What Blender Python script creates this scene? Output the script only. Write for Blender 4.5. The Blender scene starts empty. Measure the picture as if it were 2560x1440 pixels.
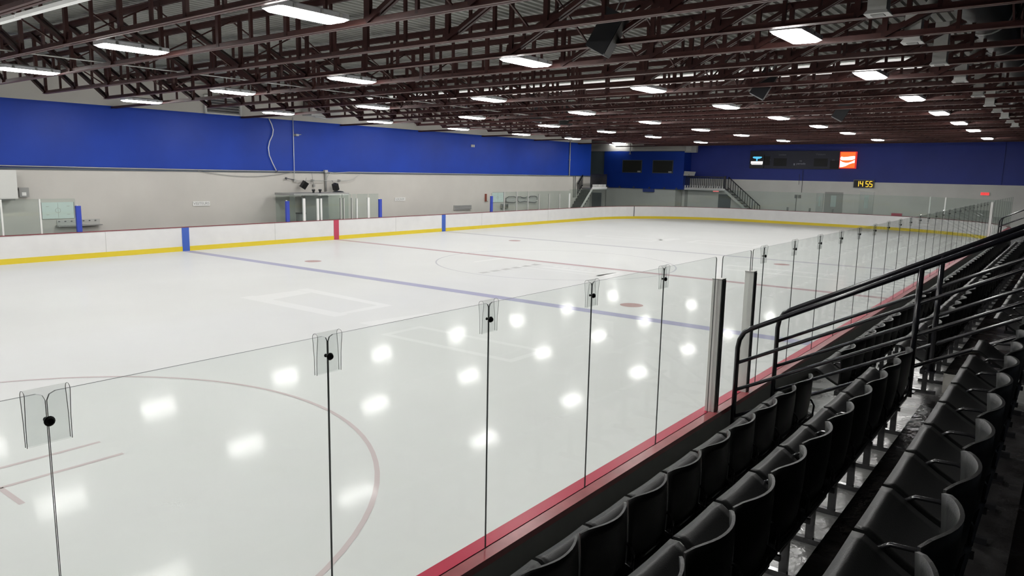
import bpy, bmesh, math, random
from mathutils import Vector, Matrix
random.seed(7)
scn = bpy.context.scene
col = scn.collection
PI = math.pi

# ------------------------------------------------------------------ materials
def mat(name, color, rough=0.5, metal=0.0, spec=0.5, emit=None, estr=0.0, noise=0.0, nscale=4.0, bump=0.0, bscale=40.0, rnoise=0.0):
    m = bpy.data.materials.new(name); m.use_nodes = True
    nt = m.node_tree; b = nt.nodes['Principled BSDF']
    b.inputs['Base Color'].default_value = (*color, 1)
    b.inputs['Roughness'].default_value = rough
    b.inputs['Metallic'].default_value = metal
    b.inputs['Specular IOR Level'].default_value = spec
    if emit:
        b.inputs['Emission Color'].default_value = (*emit, 1)
        b.inputs['Emission Strength'].default_value = estr
    if noise or bump or rnoise:
        tc = nt.nodes.new('ShaderNodeTexCoord')
    if noise or rnoise:
        n = nt.nodes.new('ShaderNodeTexNoise'); n.inputs['Scale'].default_value = nscale; n.inputs['Detail'].default_value = 5
        nt.links.new(tc.outputs['Object'], n.inputs['Vector'])
    if noise:
        r = nt.nodes.new('ShaderNodeMapRange'); r.inputs['From Min'].default_value = 0.3; r.inputs['From Max'].default_value = 0.7
        r.inputs['To Min'].default_value = 1 - noise; r.inputs['To Max'].default_value = 1 + noise
        nt.links.new(n.outputs['Fac'], r.inputs['Value'])
        v = nt.nodes.new('ShaderNodeVectorMath'); v.operation = 'SCALE'; v.inputs[0].default_value = color
        nt.links.new(r.outputs['Result'], v.inputs['Scale'])
        nt.links.new(v.outputs['Vector'], b.inputs['Base Color'])
    if rnoise:
        r2 = nt.nodes.new('ShaderNodeMapRange'); r2.inputs['From Min'].default_value = 0.3; r2.inputs['From Max'].default_value = 0.7
        r2.inputs['To Min'].default_value = max(0.02, rough - rnoise); r2.inputs['To Max'].default_value = rough + rnoise
        nt.links.new(n.outputs['Fac'], r2.inputs['Value']); nt.links.new(r2.outputs['Result'], b.inputs['Roughness'])
    if bump:
        n2 = nt.nodes.new('ShaderNodeTexNoise'); n2.inputs['Scale'].default_value = bscale; n2.inputs['Detail'].default_value = 3
        nt.links.new(tc.outputs['Object'], n2.inputs['Vector'])
        bp = nt.nodes.new('ShaderNodeBump'); bp.inputs['Strength'].default_value = bump; bp.inputs['Distance'].default_value = 0.02
        nt.links.new(n2.outputs['Fac'], bp.inputs['Height']); nt.links.new(bp.outputs['Normal'], b.inputs['Normal'])
    return m

def glass_mat(name, tint, refl=1.0, haze=0.0):
    m = bpy.data.materials.new(name); m.use_nodes = True
    nt = m.node_tree; nt.nodes.clear()
    out = nt.nodes.new('ShaderNodeOutputMaterial')
    tr = nt.nodes.new('ShaderNodeBsdfTransparent'); tr.inputs['Color'].default_value = (*tint, 1)
    gl = nt.nodes.new('ShaderNodeBsdfGlossy'); gl.inputs['Roughness'].default_value = 0.02; gl.inputs['Color'].default_value = (0.9, 0.95, 0.92, 1)
    lw = nt.nodes.new('ShaderNodeLayerWeight'); lw.inputs['Blend'].default_value = 0.5
    pw = nt.nodes.new('ShaderNodeMath'); pw.operation = 'POWER'; pw.inputs[1].default_value = 5.0
    nt.links.new(lw.outputs['Facing'], pw.inputs[0])
    mu = nt.nodes.new('ShaderNodeMath'); mu.operation = 'MULTIPLY_ADD'; mu.inputs[1].default_value = 0.9*refl; mu.inputs[2].default_value = 0.035*refl
    nt.links.new(pw.outputs[0], mu.inputs[0])
    mx = nt.nodes.new('ShaderNodeMixShader')
    nt.links.new(mu.outputs[0], mx.inputs[0]); nt.links.new(tr.outputs[0], mx.inputs[1]); nt.links.new(gl.outputs[0], mx.inputs[2])
    last = mx
    if haze:
        df = nt.nodes.new('ShaderNodeBsdfDiffuse'); df.inputs['Color'].default_value = (0.8, 0.85, 0.82, 1)
        m2 = nt.nodes.new('ShaderNodeMixShader'); m2.inputs[0].default_value = haze
        nt.links.new(mx.outputs[0], m2.inputs[1]); nt.links.new(df.outputs[0], m2.inputs[2]); last = m2
    nt.links.new(last.outputs[0], out.inputs['Surface'])
    return m

def emit_mat(name, color, strength):
    m = bpy.data.materials.new(name); m.use_nodes = True
    nt = m.node_tree; nt.nodes.clear()
    out = nt.nodes.new('ShaderNodeOutputMaterial'); e = nt.nodes.new('ShaderNodeEmission')
    e.inputs['Color'].default_value = (*color, 1); e.inputs['Strength'].default_value = strength
    nt.links.new(e.outputs[0], out.inputs['Surface'])
    return m

M = {}
ICE = (0.60, 0.61, 0.60)
def icemat(n, c, vary=0.0):
    '''matt white ice under a thin polished film: diffuse plus a weak glancing reflection, streaked along the rink'''
    m = bpy.data.materials.new(n); m.use_nodes = True; nt = m.node_tree; nt.nodes.clear(); N_ = nt.nodes.new; L = nt.links.new
    out = N_('ShaderNodeOutputMaterial'); df = N_('ShaderNodeBsdfDiffuse'); gl_ = N_('ShaderNodeBsdfGlossy'); mx = N_('ShaderNodeMixShader')
    df.inputs['Color'].default_value = (*c, 1); gl_.inputs['Color'].default_value = (1, 1, 1, 1); gl_.inputs['Roughness'].default_value = 0.035
    g2_ = N_('ShaderNodeBsdfGlossy'); g2_.inputs['Roughness'].default_value = 0.14; mg = N_('ShaderNodeMixShader'); mg.inputs[0].default_value = 0.5
    tc_ = N_('ShaderNodeTexCoord'); mp = N_('ShaderNodeMapping'); mp.inputs['Scale'].default_value = (1.5, 40.0, 1.0)
    n1 = N_('ShaderNodeTexNoise'); n1.inputs['Scale'].default_value = 1.0; n1.inputs['Detail'].default_value = 3
    bp = N_('ShaderNodeBump'); bp.inputs['Strength'].default_value = 0.022; bp.inputs['Distance'].default_value = 0.02
    L(tc_.outputs['Object'], mp.inputs['Vector']); L(mp.outputs[0], n1.inputs['Vector']); L(n1.outputs['Fac'], bp.inputs['Height']); L(bp.outputs[0], gl_.inputs['Normal'])
    lw = N_('ShaderNodeLayerWeight'); lw.inputs['Blend'].default_value = 0.5
    pw = N_('ShaderNodeMath'); pw.operation = 'POWER'; pw.inputs[1].default_value = 5.5
    ma = N_('ShaderNodeMath'); ma.operation = 'MULTIPLY_ADD'; ma.inputs[1].default_value = 0.21; ma.inputs[2].default_value = 0.002
    L(lw.outputs['Facing'], pw.inputs[0]); L(pw.outputs[0], ma.inputs[0]); L(ma.outputs[0], mx.inputs[0])
    if vary:
        n2 = N_('ShaderNodeTexNoise'); n2.inputs['Scale'].default_value = 0.35; n2.inputs['Detail'].default_value = 6
        r_ = N_('ShaderNodeMapRange'); r_.inputs['From Min'].default_value = 0.3; r_.inputs['From Max'].default_value = 0.7; r_.inputs['To Min'].default_value = 1-vary; r_.inputs['To Max'].default_value = 1+vary
        v = N_('ShaderNodeVectorMath'); v.operation = 'SCALE'; v.inputs[0].default_value = c
        L(tc_.outputs['Object'], n2.inputs['Vector']); L(n2.outputs['Fac'], r_.inputs['Value']); L(r_.outputs[0], v.inputs['Scale']); L(v.outputs[0], df.inputs['Color'])
    L(df.outputs[0], mx.inputs[1]); L(gl_.outputs[0], mg.inputs[1]); L(g2_.outputs[0], mg.inputs[2]); L(mg.outputs[0], mx.inputs[2]); L(mx.outputs[0], out.inputs['Surface'])
    return m
M['ice'] = icemat('ice', ICE, 0.02)
M['ice_blue'] = icemat('ice_blue_paint', (0.365, 0.365, 0.476))
M['ice_red'] = icemat('ice_red_paint', (0.442, 0.340, 0.348))
M['ice_thin'] = icemat('ice_thin_line_paint', (0.459, 0.459, 0.484))
M['ice_circle'] = icemat('ice_circle_paint', (0.510, 0.442, 0.442))
M['ice_spot'] = icemat('ice_spot_paint', (0.425, 0.306, 0.297))
M['ice_white'] = icemat('ice_white_paint', (0.648, 0.656, 0.645))
M['ice_grey'] = icemat('ice_grey_paint', (0.468, 0.468, 0.459))
M['board'] = mat('board_white', (0.74, 0.735, 0.73), 0.35, noise=0.03, nscale=2.0)
M['kick'] = mat('kick_yellow', (0.72, 0.56, 0.03), 0.4)
M['caprail'] = mat('cap_red', (0.42, 0.012, 0.05), 0.35, spec=0.3)
M['capouter'] = mat('cap_worn_red', (0.36, 0.085, 0.095), 0.28, noise=0.15, nscale=5)
M['capthin'] = mat('cap_maroon', (0.22, 0.05, 0.06), 0.35)
M['outer'] = mat('board_outer_grey', (0.26, 0.265, 0.255), 0.45, noise=0.08)
M['stripe_b'] = mat('stripe_blue', (0.05, 0.12, 0.48), 0.35)
M['stripe_r'] = mat('stripe_red', (0.50, 0.05, 0.10), 0.35)
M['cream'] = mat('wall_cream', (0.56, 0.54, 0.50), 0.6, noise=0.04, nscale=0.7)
M['creamend'] = mat('wall_cream_end_lifted', (0.86, 0.85, 0.81), 0.6, noise=0.05, nscale=0.7)  # far-end light put into the colour: paler than the other cream walls
M['slatelight'] = mat('recess_slate', (0.14, 0.19, 0.22), 0.6)
M['score'] = mat('score_board_black', (0.022, 0.024, 0.045), 0.5)
M['tierdark'] = mat('tier_black', (0.022, 0.021, 0.021), 0.26, noise=0.3, nscale=3, bump=0.4, bscale=12, rnoise=0.12)  # near-black tone of the two upper tiers
M['blue'] = mat('wall_blue', (0.009, 0.048, 0.37), 0.45, spec=0.3, noise=0.12, nscale=0.5)
M['bluedark'] = mat('wall_blue_end_lifted', (0.030, 0.050, 0.30), 0.45, spec=0.3, noise=0.10, nscale=0.5)  # end wall blue, raised in colour for lack of light there
M['slate'] = mat('slate_blue', (0.07, 0.09, 0.12), 0.5)
M['steel'] = mat('truss_paint', (0.046, 0.016, 0.014), 0.45, spec=0.35, noise=0.15, nscale=3)
M['steel_ice_lit'] = mat('truss_paint_ice_lit', (0.085, 0.034, 0.030), 0.45, spec=0.35, noise=0.15, nscale=3)  # truss paint lightened in colour, standing in for light off the ice
M['strip'] = mat('pale_strip_added_glow', (0.8, 0.8, 0.78), 0.5, emit=(1, 1, 0.97), estr=0.22)  # faint glow added to brighten the white channel under the truss
M['deck'] = mat('deck_metal', (0.205, 0.21, 0.19), 0.5, metal=0.0, noise=0.1, nscale=1.5)
M['skylight'] = mat('skylight_panel', (0.8, 0.8, 0.76), 0.6, emit=(1, 1, 0.96), estr=0.6)
M['housing'] = mat('fixture_housing', (0.62, 0.63, 0.66), 0.4)
M['lamp'] = emit_mat('fixture_diffuser_glow', (1.0, 0.985, 0.96), 70.0)
M['tube'] = emit_mat('tube_lamp_glow', (1.0, 1.0, 0.98), 35.0)
M['glass'] = glass_mat('shield_glass', (0.968, 0.982, 0.975), 0.5)
M['glassfar'] = glass_mat('shield_glass_far', (0.90, 0.935, 0.92), 0.5, haze=0.015)
M['glassedge'] = mat('glass_edge', (0.045, 0.052, 0.05), 0.45, spec=0.2)
M['clip'] = glass_mat('clear_clip_plastic', (0.925, 0.935, 0.93), 0.5, haze=0.03)
M['clipedge'] = mat('clear_clip_edge', (0.30, 0.31, 0.30), 0.3)
M['black'] = mat('black_plastic', (0.0065, 0.007, 0.007), 0.42, spec=0.3, bump=0.12, bscale=180)
M['chairmetal'] = mat('chair_tube_black', (0.02, 0.02, 0.022), 0.16, spec=0.8)
M['railblack'] = mat('handrail_black', (0.012, 0.012, 0.016), 0.22, spec=0.7)
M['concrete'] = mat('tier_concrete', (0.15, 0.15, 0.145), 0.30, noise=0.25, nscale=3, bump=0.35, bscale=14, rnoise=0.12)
M['floorfar'] = mat('rubber_floor', (0.16, 0.16, 0.16), 0.6)
M['alu'] = mat('aluminium', (0.72, 0.72, 0.69), 0.4)
M['aludark'] = mat('aluminium_dark', (0.10, 0.10, 0.10), 0.4)
M['white'] = mat('white_paint', (0.78, 0.78, 0.76), 0.4)
M['offwhite'] = mat('offwhite_cabinet', (0.66, 0.66, 0.63), 0.45)
M['grey'] = mat('grey_metal', (0.30, 0.30, 0.29), 0.5)
M['lightgrey'] = mat('lightgrey_metal', (0.45, 0.45, 0.43), 0.45)
M['galv'] = mat('galvanised', (0.55, 0.56, 0.54), 0.35, metal=0.35)
M['duct'] = mat('duct_metal_dark', (0.035, 0.037, 0.038), 0.35, metal=0.2)
M['dark'] = mat('dark_box', (0.012, 0.013, 0.016), 0.5)
M['postblue'] = mat('post_blue', (0.03, 0.06, 0.42), 0.4)
M['pale'] = mat('whiteboard_pale_green', (0.64, 0.75, 0.72), 0.25)
M['winglass'] = mat('booth_window_dark', (0.035, 0.037, 0.033), 0.12, spec=0.6)
M['doorgrey'] = mat('door_slate', (0.10, 0.125, 0.145), 0.5)
M['stair'] = mat('stair_tread_dark', (0.045, 0.05, 0.045), 0.6)
M['exit'] = emit_mat('exit_red_glow', (1.0, 0.10, 0.10), 0.9)
M['exitdim'] = emit_mat('exit_pink_glow', (0.9, 0.22, 0.22), 0.75)
M['digit'] = emit_mat('digit_amber', (1.0, 0.55, 0.05), 1.6)
M['orange'] = emit_mat('sign_orange', (1.0, 0.20, 0.045), 1.0)
M['signred'] = emit_mat('sign_red_rim', (0.9, 0.05, 0.04), 0.8)
M['signwhite'] = emit_mat('sign_white', (1.0, 0.97, 0.93), 1.3)
M['signcyan'] = emit_mat('sign_cyan', (0.12, 0.62, 1.0), 1.0)
M['faint'] = mat('faint_lettering', (0.16, 0.17, 0.20), 0.5)
M['letter'] = mat('pale_lettering', (0.42, 0.44, 0.52), 0.5)
M['ink'] = mat('dark_ink', (0.10, 0.10, 0.11), 0.5)
M['redink'] = mat('red_wood', (0.25, 0.06, 0.04), 0.5)

# ------------------------------------------------------------------ mesh helper
class MB:
    def __init__(s): s.v = []; s.f = []; s.mi = []; s.sm = []
    def quad(s, a, b, c, d, mi=0):
        n = len(s.v); s.v += [tuple(a), tuple(b), tuple(c), tuple(d)]; s.f.append((n, n+1, n+2, n+3)); s.mi.append(mi); s.sm.append(False); return s
    def poly(s, pts, mi=0):
        n = len(s.v); s.v += [tuple(p) for p in pts]; s.f.append(tuple(range(n, n+len(pts)))); s.mi.append(mi); s.sm.append(False); return s
    def prism(s, bot, top, mi=0, mside=None):
        """closed prism between two equal-length loops (bot counter-clockwise seen from top)"""
        n = len(s.v); k = len(bot); s.v += [tuple(p) for p in bot] + [tuple(p) for p in top]
        s.f.append(tuple(range(n+k-1, n-1, -1))); s.mi.append(mi); s.sm.append(False)
        s.f.append(tuple(range(n+k, n+2*k))); s.mi.append(mi); s.sm.append(False)
        for i in range(k):
            j = (i+1) % k
            s.f.append((n+i, n+j, n+k+j, n+k+i)); s.mi.append(mi if mside is None else mside); s.sm.append(False)
        return s
    def box(s, x0, x1, y0, y1, z0, z1, mi=0):
        if x0 > x1: x0, x1 = x1, x0
        if y0 > y1: y0, y1 = y1, y0
        if z0 > z1: z0, z1 = z1, z0
        b = [(x0,y0,z0),(x1,y0,z0),(x1,y1,z0),(x0,y1,z0)]; t = [(x,y,z1) for x,y,_ in b]
        return s.prism(b, t, mi)
    def bar(s, p, q, w, h, side=(1,0,0), mi=0):
        """rectangular bar from p to q, w wide along 'side', h thick across it"""
        p = Vector(p); q = Vector(q); d = (q-p).normalized(); a = Vector(side); a = (a - d*a.dot(d)).normalized(); b = d.cross(a)
        a *= w/2; b *= h/2
        return s.prism([p-a-b, p+a-b, p+a+b, p-a+b][::-1], [q-a-b, q+a-b, q+a+b, q-a+b][::-1], mi)
    def tube(s, pts, r, seg=8, mi=0, cap=True):
        P = [Vector(p) for p in pts]; n0 = len(s.v); prev = None; m = len(P)
        for i, p in enumerate(P):
            d = (P[min(i+1, m-1)] - P[max(i-1, 0)]).normalized()
            if prev is None:
                a = d.orthogonal().normalized()
            else:
                a = (prev - d*prev.dot(d)).normalized()
            prev = a; b = d.cross(a)
            rr = r[i] if isinstance(r, (list, tuple)) else r
            for k in range(seg):
                t = 2*PI*k/seg; s.v.append(tuple(p + a*rr*math.cos(t) + b*rr*math.sin(t)))
        for i in range(m-1):
            for k in range(seg):
                j = (k+1) % seg
                s.f.append((n0+i*seg+k, n0+i*seg+j, n0+(i+1)*seg+j, n0+(i+1)*seg+k)); s.mi.append(mi); s.sm.append(True)
        if cap:
            s.f.append(tuple(range(n0+seg-1, n0-1, -1))); s.mi.append(mi); s.sm.append(False)
            s.f.append(tuple(range(n0+(m-1)*seg, n0+m*seg))); s.mi.append(mi); s.sm.append(False)
        return s
    def cyl(s, c, r, h, axis='z', seg=16, mi=0, r2=None):
        c = Vector(c); d = {'x': Vector((1,0,0)), 'y': Vector((0,1,0)), 'z': Vector((0,0,1))}[axis]
        return s.tube([c, c + d*h], [r, r if r2 is None else r2], seg, mi)
    def shell(s, fn, nu, nv, th, mi=0):
        """closed thin shell around the surface fn(u,v)->(x,y,z), u,v in 0..1"""
        e = 1e-3; n0 = len(s.v); G = []
        for side in (1, -1):
            for i in range(nu+1):
                for j in range(nv+1):
                    u, v = i/nu, j/nv
                    p = Vector(fn(u, v)); du = Vector(fn(min(u+e,1), v)) - Vector(fn(max(u-e,0), v)); dv = Vector(fn(u, min(v+e,1))) - Vector(fn(u, max(v-e,0)))
                    nrm = du.cross(dv).normalized()
                    s.v.append(tuple(p + nrm*side*th/2))
        N = (nu+1)*(nv+1); idx = lambda k, i, j: n0 + k*N + i*(nv+1) + j
        for i in range(nu):
            for j in range(nv):
                s.f.append((idx(0,i,j), idx(0,i+1,j), idx(0,i+1,j+1), idx(0,i,j+1))); s.mi.append(mi); s.sm.append(True)
                s.f.append((idx(1,i,j), idx(1,i,j+1), idx(1,i+1,j+1), idx(1,i+1,j))); s.mi.append(mi); s.sm.append(True)
        rim = [(i,0) for i in range(nu)] + [(nu,j) for j in range(nv)] + [(i,nv) for i in range(nu,0,-1)] + [(0,j) for j in range(nv,0,-1)]
        for a, b in zip(rim, rim[1:]+rim[:1]):
            s.f.append((idx(1,*a), idx(1,*b), idx(0,*b), idx(0,*a))); s.mi.append(mi); s.sm.append(False)
        return s
    def build(s, name, mats, parent=None, loc=None):
        me = bpy.data.meshes.new(name); me.from_pydata(s.v, [], s.f)
        mats = mats if isinstance(mats, (list, tuple)) else [mats]
        for m in mats: me.materials.append(m)
        me.polygons.foreach_set('material_index', s.mi); me.polygons.foreach_set('use_smooth', s.sm); me.update()
        o = bpy.data.objects.new(name, me); col.objects.link(o)
        if loc is not None: o.location = loc
        if parent is not None: o.parent = parent
        return o

def tag(o, label=None, cat=None, group=None, kind=None):
    if label: o['label'] = label
    if cat: o['category'] = cat
    if group: o['group'] = group
    if kind: o['kind'] = kind
    return o
def thing(name, label, cat, loc=(0,0,0), rz=0.0, group=None):
    o = bpy.data.objects.new(name, None); col.objects.link(o); o.location = loc; o.rotation_euler = (0,0,rz)
    o.empty_display_size = 0.1
    return tag(o, label, cat, group)
def struct(o, label=None): o['kind'] = 'structure'; 
def dup(root, loc, label=None, group=None):
    r = root.copy(); col.objects.link(r); r.location = loc
    if label: r['label'] = label
    if group: r['group'] = group
    for ch in list(root.children):
        c = ch.copy(); col.objects.link(c); c.parent = r
        for g in list(ch.children):
            d = g.copy(); col.objects.link(d); d.parent = c
    return r
ORD = ['first','second','third','fourth','fifth','sixth','seventh','eighth','ninth','tenth','eleventh','twelfth','thirteenth','fourteenth','fifteenth','sixteenth','seventeenth','eighteenth','nineteenth','twentieth']
def nth(n):
    if n <= 20: return ORD[n-1]
    return '%d%s' % (n, {1:'st',2:'nd',3:'rd'}.get(n % 10, 'th') if n % 100 not in (11,12,13) else 'th')
def text(body, size, parent, m, matrix, name='lettering', ext=0.004):
    cu = bpy.data.curves.new(name, 'FONT'); cu.body = body; cu.size = size; cu.extrude = ext; cu.align_x = 'CENTER'; cu.align_y = 'CENTER'
    cu.materials.append(m); tmp = bpy.data.objects.new('tmp_text', cu); col.objects.link(tmp)
    bpy.context.view_layer.update()
    me = bpy.data.meshes.new_from_object(tmp.evaluated_get(bpy.context.evaluated_depsgraph_get())); bpy.data.objects.remove(tmp)
    o = bpy.data.objects.new(name, me); col.objects.link(o); o.parent = parent; o.matrix_local = matrix
    return o
# text facing -X (on the end wall): reading direction is -Y
def face_negx(x, y, z): return Matrix(((0,0,-1,x),(-1,0,0,y),(0,1,0,z),(0,0,0,1)))
# text facing -Y (on the far side wall)
def face_negy(x, y, z): return Matrix(((1,0,0,x),(0,0,-1,y),(0,1,0,z),(0,0,0,1)))

# ------------------------------------------------------------------ numbers of the place (metres, ice surface z = 0)
W = 25.9; XE = 32.83; XN = -31.0; RC = 8.5; HB = 0.985
XW = 36.0; YW = 28.0; XB = 34.6
BL = 7.76
def zb(y): return 5.84 - 0.0068*y            # underside of the trusses
def zd(y): return 7.15 - 0.0068*y            # roof deck

def rink_path(off, n=18, x0=XN, x1=XE):
    """rounded rectangle, counter-clockwise from the near straight"""
    P = []
    for cx, cy, a0 in ((x1-RC, RC, -90), (x1-RC, W-RC, 0), (x0+RC, W-RC, 90), (x0+RC, RC, 180)):
        for i in range(n+1):
            t = math.radians(a0 + 90*i/n); P.append((cx + (RC+off)*math.cos(t), cy + (RC+off)*math.sin(t)))
    return P
def ring(path_in, path_out, z0, z1, mi=0):
    mb = MB(); k = len(path_in)
    for i in range(k):
        j = (i+1) % k
        a, b, c, d = path_in[i], path_in[j], path_out[j], path_out[i]
        mb.quad((*b,z0), (*a,z0), (*a,z1), (*b,z1), mi)      # inside face
        mb.quad((*d,z0), (*c,z0), (*c,z1), (*d,z1), mi)      # outside face
        mb.quad((*a,z1), (*d,z1), (*c,z1), (*b,z1), mi)      # top
    return mb

# ------------------------------------------------------------------ shell of the arena
bed = MB(); bed.box(-36, XW+0.3, -9.2, 36, -0.30, -0.02)
struct(bed.build('floor', M['floorfar']))
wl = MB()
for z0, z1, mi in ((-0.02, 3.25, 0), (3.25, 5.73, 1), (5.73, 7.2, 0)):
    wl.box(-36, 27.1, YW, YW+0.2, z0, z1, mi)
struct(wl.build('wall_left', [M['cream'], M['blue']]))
cb = MB(); cb.box(-36, 27.1, YW-0.05, YW, 3.20, 3.27)
struct(cb.build('trim_1', M['slate']))
wb = MB()
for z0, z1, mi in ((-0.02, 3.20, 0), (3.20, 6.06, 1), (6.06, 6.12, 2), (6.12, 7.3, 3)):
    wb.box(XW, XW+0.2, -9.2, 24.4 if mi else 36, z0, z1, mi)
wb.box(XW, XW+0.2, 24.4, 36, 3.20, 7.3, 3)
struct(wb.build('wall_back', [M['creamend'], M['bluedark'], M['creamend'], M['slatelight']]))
wr = MB(); wr.box(-36, XW+0.2, -9.4, -9.2, -0.02, 7.4)
struct(wr.build('wall_right', M['slate']))
wf = MB(); wf.box(-36.2, -36, -9.4, 28.2, -0.02, 7.4)
struct(wf.build('wall_front', M['slate']))
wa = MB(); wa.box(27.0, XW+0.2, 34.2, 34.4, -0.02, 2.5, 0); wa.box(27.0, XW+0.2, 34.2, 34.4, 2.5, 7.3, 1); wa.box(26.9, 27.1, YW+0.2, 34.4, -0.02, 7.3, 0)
struct(wa.build('wall_alcove', [M['cream'], M['slate']]))

# corrugated roof deck, ribs running along the rink
dk = MB(); y = -9.2; prof = []
while y < 34.4:
    prof += [(y, 0.0), (y+0.09, 0.0), (y+0.12, 0.045), (y+0.19, 0.045)]; y += 0.22
for (ya, ha), (yb_, hb_) in zip(prof, prof[1:]):
    dk.quad((-36.2, ya, zd(ya)+ha), (-36.2, yb_, zd(yb_)+hb_), (XW+0.2, yb_, zd(yb_)+hb_), (XW+0.2, ya, zd(ya)+ha))
dk.box(-36.2, XW+0.2, -9.4, 34.6, 7.32, 7.5)
struct(dk.build('ceiling', M['deck']))

# white translucent roof strips across the width
def skylight(x0, x1, y0, y1, n, label):
    t = thing('skylight', label, 'skylight', (x0, y0, zd(y0)))
    d = (y1-y0)/n
    for i in range(n):
        a = y0 + i*d + 0.03; b = a + d - 0.06
        m = MB(); m.prism([(0, a-y0, zd(a)-zd(y0)-0.05), (x1-x0, a-y0, zd(a)-zd(y0)-0.05), (x1-x0, b-y0, zd(b)-zd(y0)-0.05), (0, b-y0, zd(b)-zd(y0)-0.05)],
                          [(0, a-y0, zd(a)-zd(y0)-0.02), (x1-x0, a-y0, zd(a)-zd(y0)-0.02), (x1-x0, b-y0, zd(b)-zd(y0)-0.02), (0, b-y0, zd(b)-zd(y0)-0.02)])
        m.build('pane', M['skylight'], t)
    return t
skylight(2.1, 5.2, 1.6, 27.8, 13, 'wide white translucent strip of roof panels above the middle of the rink')
skylight(20.2, 22.4, 1.6, 25.6, 12, 'narrow white translucent roof strip far down the rink, glimpsed between trusses')

# ------------------------------------------------------------------ ice sheet and its painted marks
ip = MB(); ip.prism([(x, y, -0.02) for x, y in rink_path(-0.0125)], [(x, y, 0.0) for x, y in rink_path(-0.0125)])
ice = ip.build('ice_surface', M['ice']); tag(ice, 'smooth white ice sheet filling the rink inside the boards', 'ice')
def mark(name, mb, m, label=None):
    o = mb.build(name, m, ice); 
    if label: o['label'] = label
    return o
ZM = 0.002
def strip_x(xc, w, y0=0.05, y1=W-0.05): return MB().quad((xc-w/2,y0,ZM),(xc+w/2,y0,ZM),(xc+w/2,y1,ZM),(xc-w/2,y1,ZM))
mark('near_blue_line', strip_x(-BL, 0.42), M['ice_blue'], 'pale blue line across the ice nearer the camera')
mark('far_blue_line', strip_x(BL, 0.36), M['ice_thin'], 'grey-blue line across the ice toward the far end')
mark('centre_line', strip_x(0, 0.34), M['ice_red'], 'faded red centre line across the ice')
def annulus(cx, cy, r, w, seg=96):
    m = MB()
    for i in range(seg):
        a, b = 2*PI*i/seg, 2*PI*(i+1)/seg
        p = lambda t, rr: (cx+rr*math.cos(t), cy+rr*math.sin(t), ZM+0.001)
        m.quad(p(a, r-w), p(a, r), p(b, r), p(b, r-w))
    return m
def disc(cx, cy, r, seg=32): return MB().poly([(cx+r*math.cos(2*PI*i/seg), cy+r*math.sin(2*PI*i/seg), ZM+0.0015) for i in range(seg)])
mark('centre_circle', annulus(0, W/2, 4.62, 0.06), M['ice_thin'])
for sx in (-1, 1):
    for cy in (6.25, 19.65):
        mark('face_off_spot', disc(sx*6.27, cy, 0.31), M['ice_spot'])
for cy in (6.2, 19.7):
    mark('face_off_circle', annulus(-21.7, cy, 4.68, 0.06), M['ice_circle'])
    mark('face_off_spot', disc(-21.7, cy, 0.31), M['ice_spot'])
    for sx in (-1, 1):
        for sy in (-1, 1):
            m = MB(); x0 = -21.7 + sx*0.62; x1 = -21.7 + sx*1.92; yy = cy + sy*0.30
            m.quad((min(x0,x1), yy-0.03, ZM), (max(x0,x1), yy-0.03, ZM), (max(x0,x1), yy+0.03, ZM), (min(x0,x1), yy+0.03, ZM))
            y2 = cy + sy*0.90
            m.quad((x0-0.03, min(yy,y2), ZM), (x0+0.03, min(yy,y2), ZM), (x0+0.03, max(yy,y2), ZM), (x0-0.03, max(yy,y2), ZM))
            mark('hash_mark', m, M['ice_circle'])
# worn white advertising patches frozen into the ice
def flat(pts): return MB().poly([(x, y, ZM-0.0005) for x, y in pts])
def outline(x0, x1, y0, y1, w):
    m = MB(); z = ZM-0.0005
    for a, b, c, d in ((x0,x1,y0,y0+w),(x0,x1,y1-w,y1),(x0,x0+w,y0+w,y1-w),(x1-w,x1,y0+w,y1-w)):
        m.quad((a,c,z),(b,c,z),(b,d,z),(a,d,z))
    return m
mark('advert_patch', flat([(-12.6,10.7),(-12.2,10.7),(-12.2,14.6),(-12.6,14.6)]), M['ice_white'])
mark('advert_patch', flat([(-10.9,10.8),(-10.65,10.8),(-10.4,14.6),(-10.75,14.6)]), M['ice_white'])
mark('advert_patch', flat([(-12.2,13.7),(-10.8,13.9),(-10.8,14.5),(-12.2,14.5)]), M['ice_white'])
mark('advert_patch', flat([(-12.2,10.8),(-10.9,10.8),(-10.9,11.1),(-12.2,11.0)]), M['ice_white'])
mark('advert_patch', flat([(-12.7,9.3),(-10.8,9.1),(-10.8,9.45),(-12.7,9.75)]), M['ice_white'])
mark('advert_patch', flat([(-2.1,15.25),(-0.25,15.2),(-0.2,15.5),(-2.0,15.4)]), M['ice_white'])
mark('advert_patch', flat([(-2.1,9.75),(-0.7,9.55),(-0.6,9.8),(-2.0,9.95)]), M['ice_white'])
mark('advert_patch', outline(-2.0, -0.6, 9.8, 13.4, 0.12), M['ice_white'])
mark('advert_patch', flat([(-1.5,9.9),(-1.2,9.9),(-1.2,12.6),(-1.5,12.6)]), M['ice_white'])
mark('advert_patch', outline(11.4, 12.9, 14.6, 18.8, 0.22), M['ice_white'])
mark('advert_patch', flat([(12.5,14.2),(14.2,14.1),(14.2,14.7),(12.5,14.8)]), M['ice_white'])
mark('advert_patch', outline(12.5, 14.2, 9.5, 13.2, 0.25), M['ice_white'])
mark('advert_patch', flat([(3.0,3.2),(3.3,3.2),(3.3,7.4),(3.0,7.4)]), M['ice_white'])
mark('advert_patch', flat([(4.2,3.4),(4.6,3.4),(4.6,7.8),(4.2,7.8)]), M['ice_white'])
mark('advert_patch', outline(-13.2, -12.0, 5.0, 8.5, 0.16), M['ice_white'])
gl = MB()
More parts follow.
